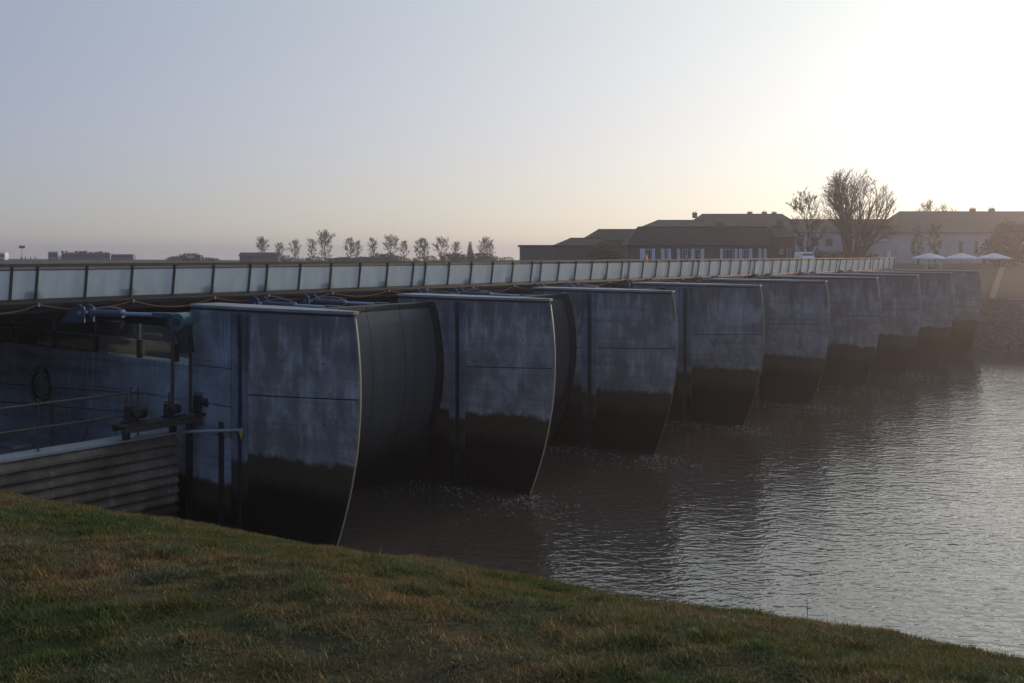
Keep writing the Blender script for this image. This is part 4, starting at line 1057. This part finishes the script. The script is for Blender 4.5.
# ------------------------------------------------------------------ grass
rn = np.random.RandomState(7)
N = 2600000
u = rn.uniform(-15, 7, N); v = 2.2 + (9.0 - 2.2) * rn.uniform(0, 1, N) ** .9
X = E1.x * u + E2.x * v; Y = E1.y * u + E2.y * v
def vnoise(x, y, s, seed):
    r_ = np.random.RandomState(seed); G = r_.rand(64, 64); fx, fy = x * s, y * s
    ix, iy = np.floor(fx).astype(int), np.floor(fy).astype(int); ax, ay = fx - ix, fy - iy
    ax = ax * ax * (3 - 2 * ax); ay = ay * ay * (3 - 2 * ay)
    g_ = lambda i, j: G[i % 64, j % 64]
    return (g_(ix, iy) * (1 - ax) + g_(ix + 1, iy) * ax) * (1 - ay) + (g_(ix, iy + 1) * (1 - ax) + g_(ix + 1, iy + 1) * ax) * ay
den = .55 * vnoise(X, Y, 2.2, 1) + .45 * vnoise(X, Y, 6, 2)
keep = (rn.rand(N) < np.clip(.25 + 1.3 * (den - .25), .12, 1)) & (np.abs(X) < Y * .62 + 1.2) & (Y > 2.5)
X, Y, den = X[keep], Y[keep], den[keep]; N = len(X)
Z = hgt(X, Y) - .005
tuft = vnoise(X, Y, 3.3, 5) * vnoise(X, Y, 9, 6)
L = (.010 + .026 * rn.rand(N)) * (.45 + 1.3 * vnoise(X, Y, 8, 9)) + .11 * np.clip(tuft - .46, 0, 1)
az = rn.uniform(0, 2 * np.pi, N); tl = rn.uniform(.35, 1.45, N)
dirx, diry = np.cos(az) * np.sin(tl), np.sin(az) * np.sin(tl); dz = np.cos(tl)
wd = rn.uniform(.0012, .0026, N) * (1 + Y / 9); sx_, sy_ = -np.sin(az) * wd, np.cos(az) * wd
co = np.zeros((N, 3, 3))
for i, wf in enumerate((1, -1)):
    co[:, i, 0] = X + sx_ * wf * 1.3; co[:, i, 1] = Y + sy_ * wf * 1.3; co[:, i, 2] = Z
co[:, 2, 0] = X + dirx * L * 1.1; co[:, 2, 1] = Y + diry * L * 1.1; co[:, 2, 2] = Z + dz * L + .004
li = np.arange(N * 3)
me = bpy.data.meshes.new('grass'); me.vertices.add(N * 3); me.vertices.foreach_set('co', co.reshape(-1))
me.loops.add(len(li)); me.loops.foreach_set('vertex_index', li)
me.polygons.add(N); me.polygons.foreach_set('loop_start', np.arange(N) * 3)
me.update(calc_edges=True)
at_ = me.color_attributes.new('tint', 'FLOAT_COLOR', 'POINT')
kk = rn.uniform(.40, 1.45, N) * (1 + 1.1 * (rn.rand(N) > .93)); warm = np.clip(.9 * (vnoise(X, Y, 4.5, 12) - .45) + rn.uniform(-.2, .3, N), -.3, .32)
tc = np.stack([kk * (1 + warm), kk, kk * (1 - .5 * warm), np.ones(N)], -1)
at_.data.foreach_set('color', np.repeat(tc, 3, 0).reshape(-1).astype(np.float32))
me.materials.append(M['grass'])
o = bpy.data.objects.new('grass', me); COL.objects.link(o); tag(o, 'short patchy green and brown grass on the near bank', 'grass', kind='stuff')

# dry stalk standing at the crest
px_, Yc = 807, 6.75; xq = (px_ - 512) / F * Yc; zq = gl_(xq, Yc)
e = empty('dry_stalk', (xq, Yc, zq)); tag(e, 'lone dry weed stalk at the crest of the grass bank before bright water', 'weed')
zt_ = CZ - (598 - YH) / F * Yc - zq
MB().tube([(0, 0, -.02), (.004, 0, zt_ * .5), (-.003, 0, zt_)], [.003, .0022, .0012], 5).build('stem', M['twig'], e)
for f, d_ in ((.52, 1), (.60, -1), (.74, 1), (.85, -1)):
    MB().tube([(0, 0, zt_ * f), (.022 * d_, .005, zt_ * f + .012)], [.0022, .0012], 4).build('side_shoot', M['twig'], e)

# ------------------------------------------------------------------ haze
m = bpy.data.materials.new('haze air'); m.use_nodes = True; nt = m.node_tree
nt.nodes.remove(nt.nodes['Principled BSDF'])
pv = nt.nodes.new('ShaderNodeVolumePrincipled'); pv.inputs['Color'].default_value = (.97, .91, .92, 1)
pv.inputs['Density'].default_value = .0007; pv.inputs['Anisotropy'].default_value = .78
nt.links.new(pv.outputs[0], nt.nodes['Material Output'].inputs['Volume'])
o = MB().box((-5100, -500, -3.4), (5100, 5100, 27)).build('haze', m); tag(o, kind='stuff')
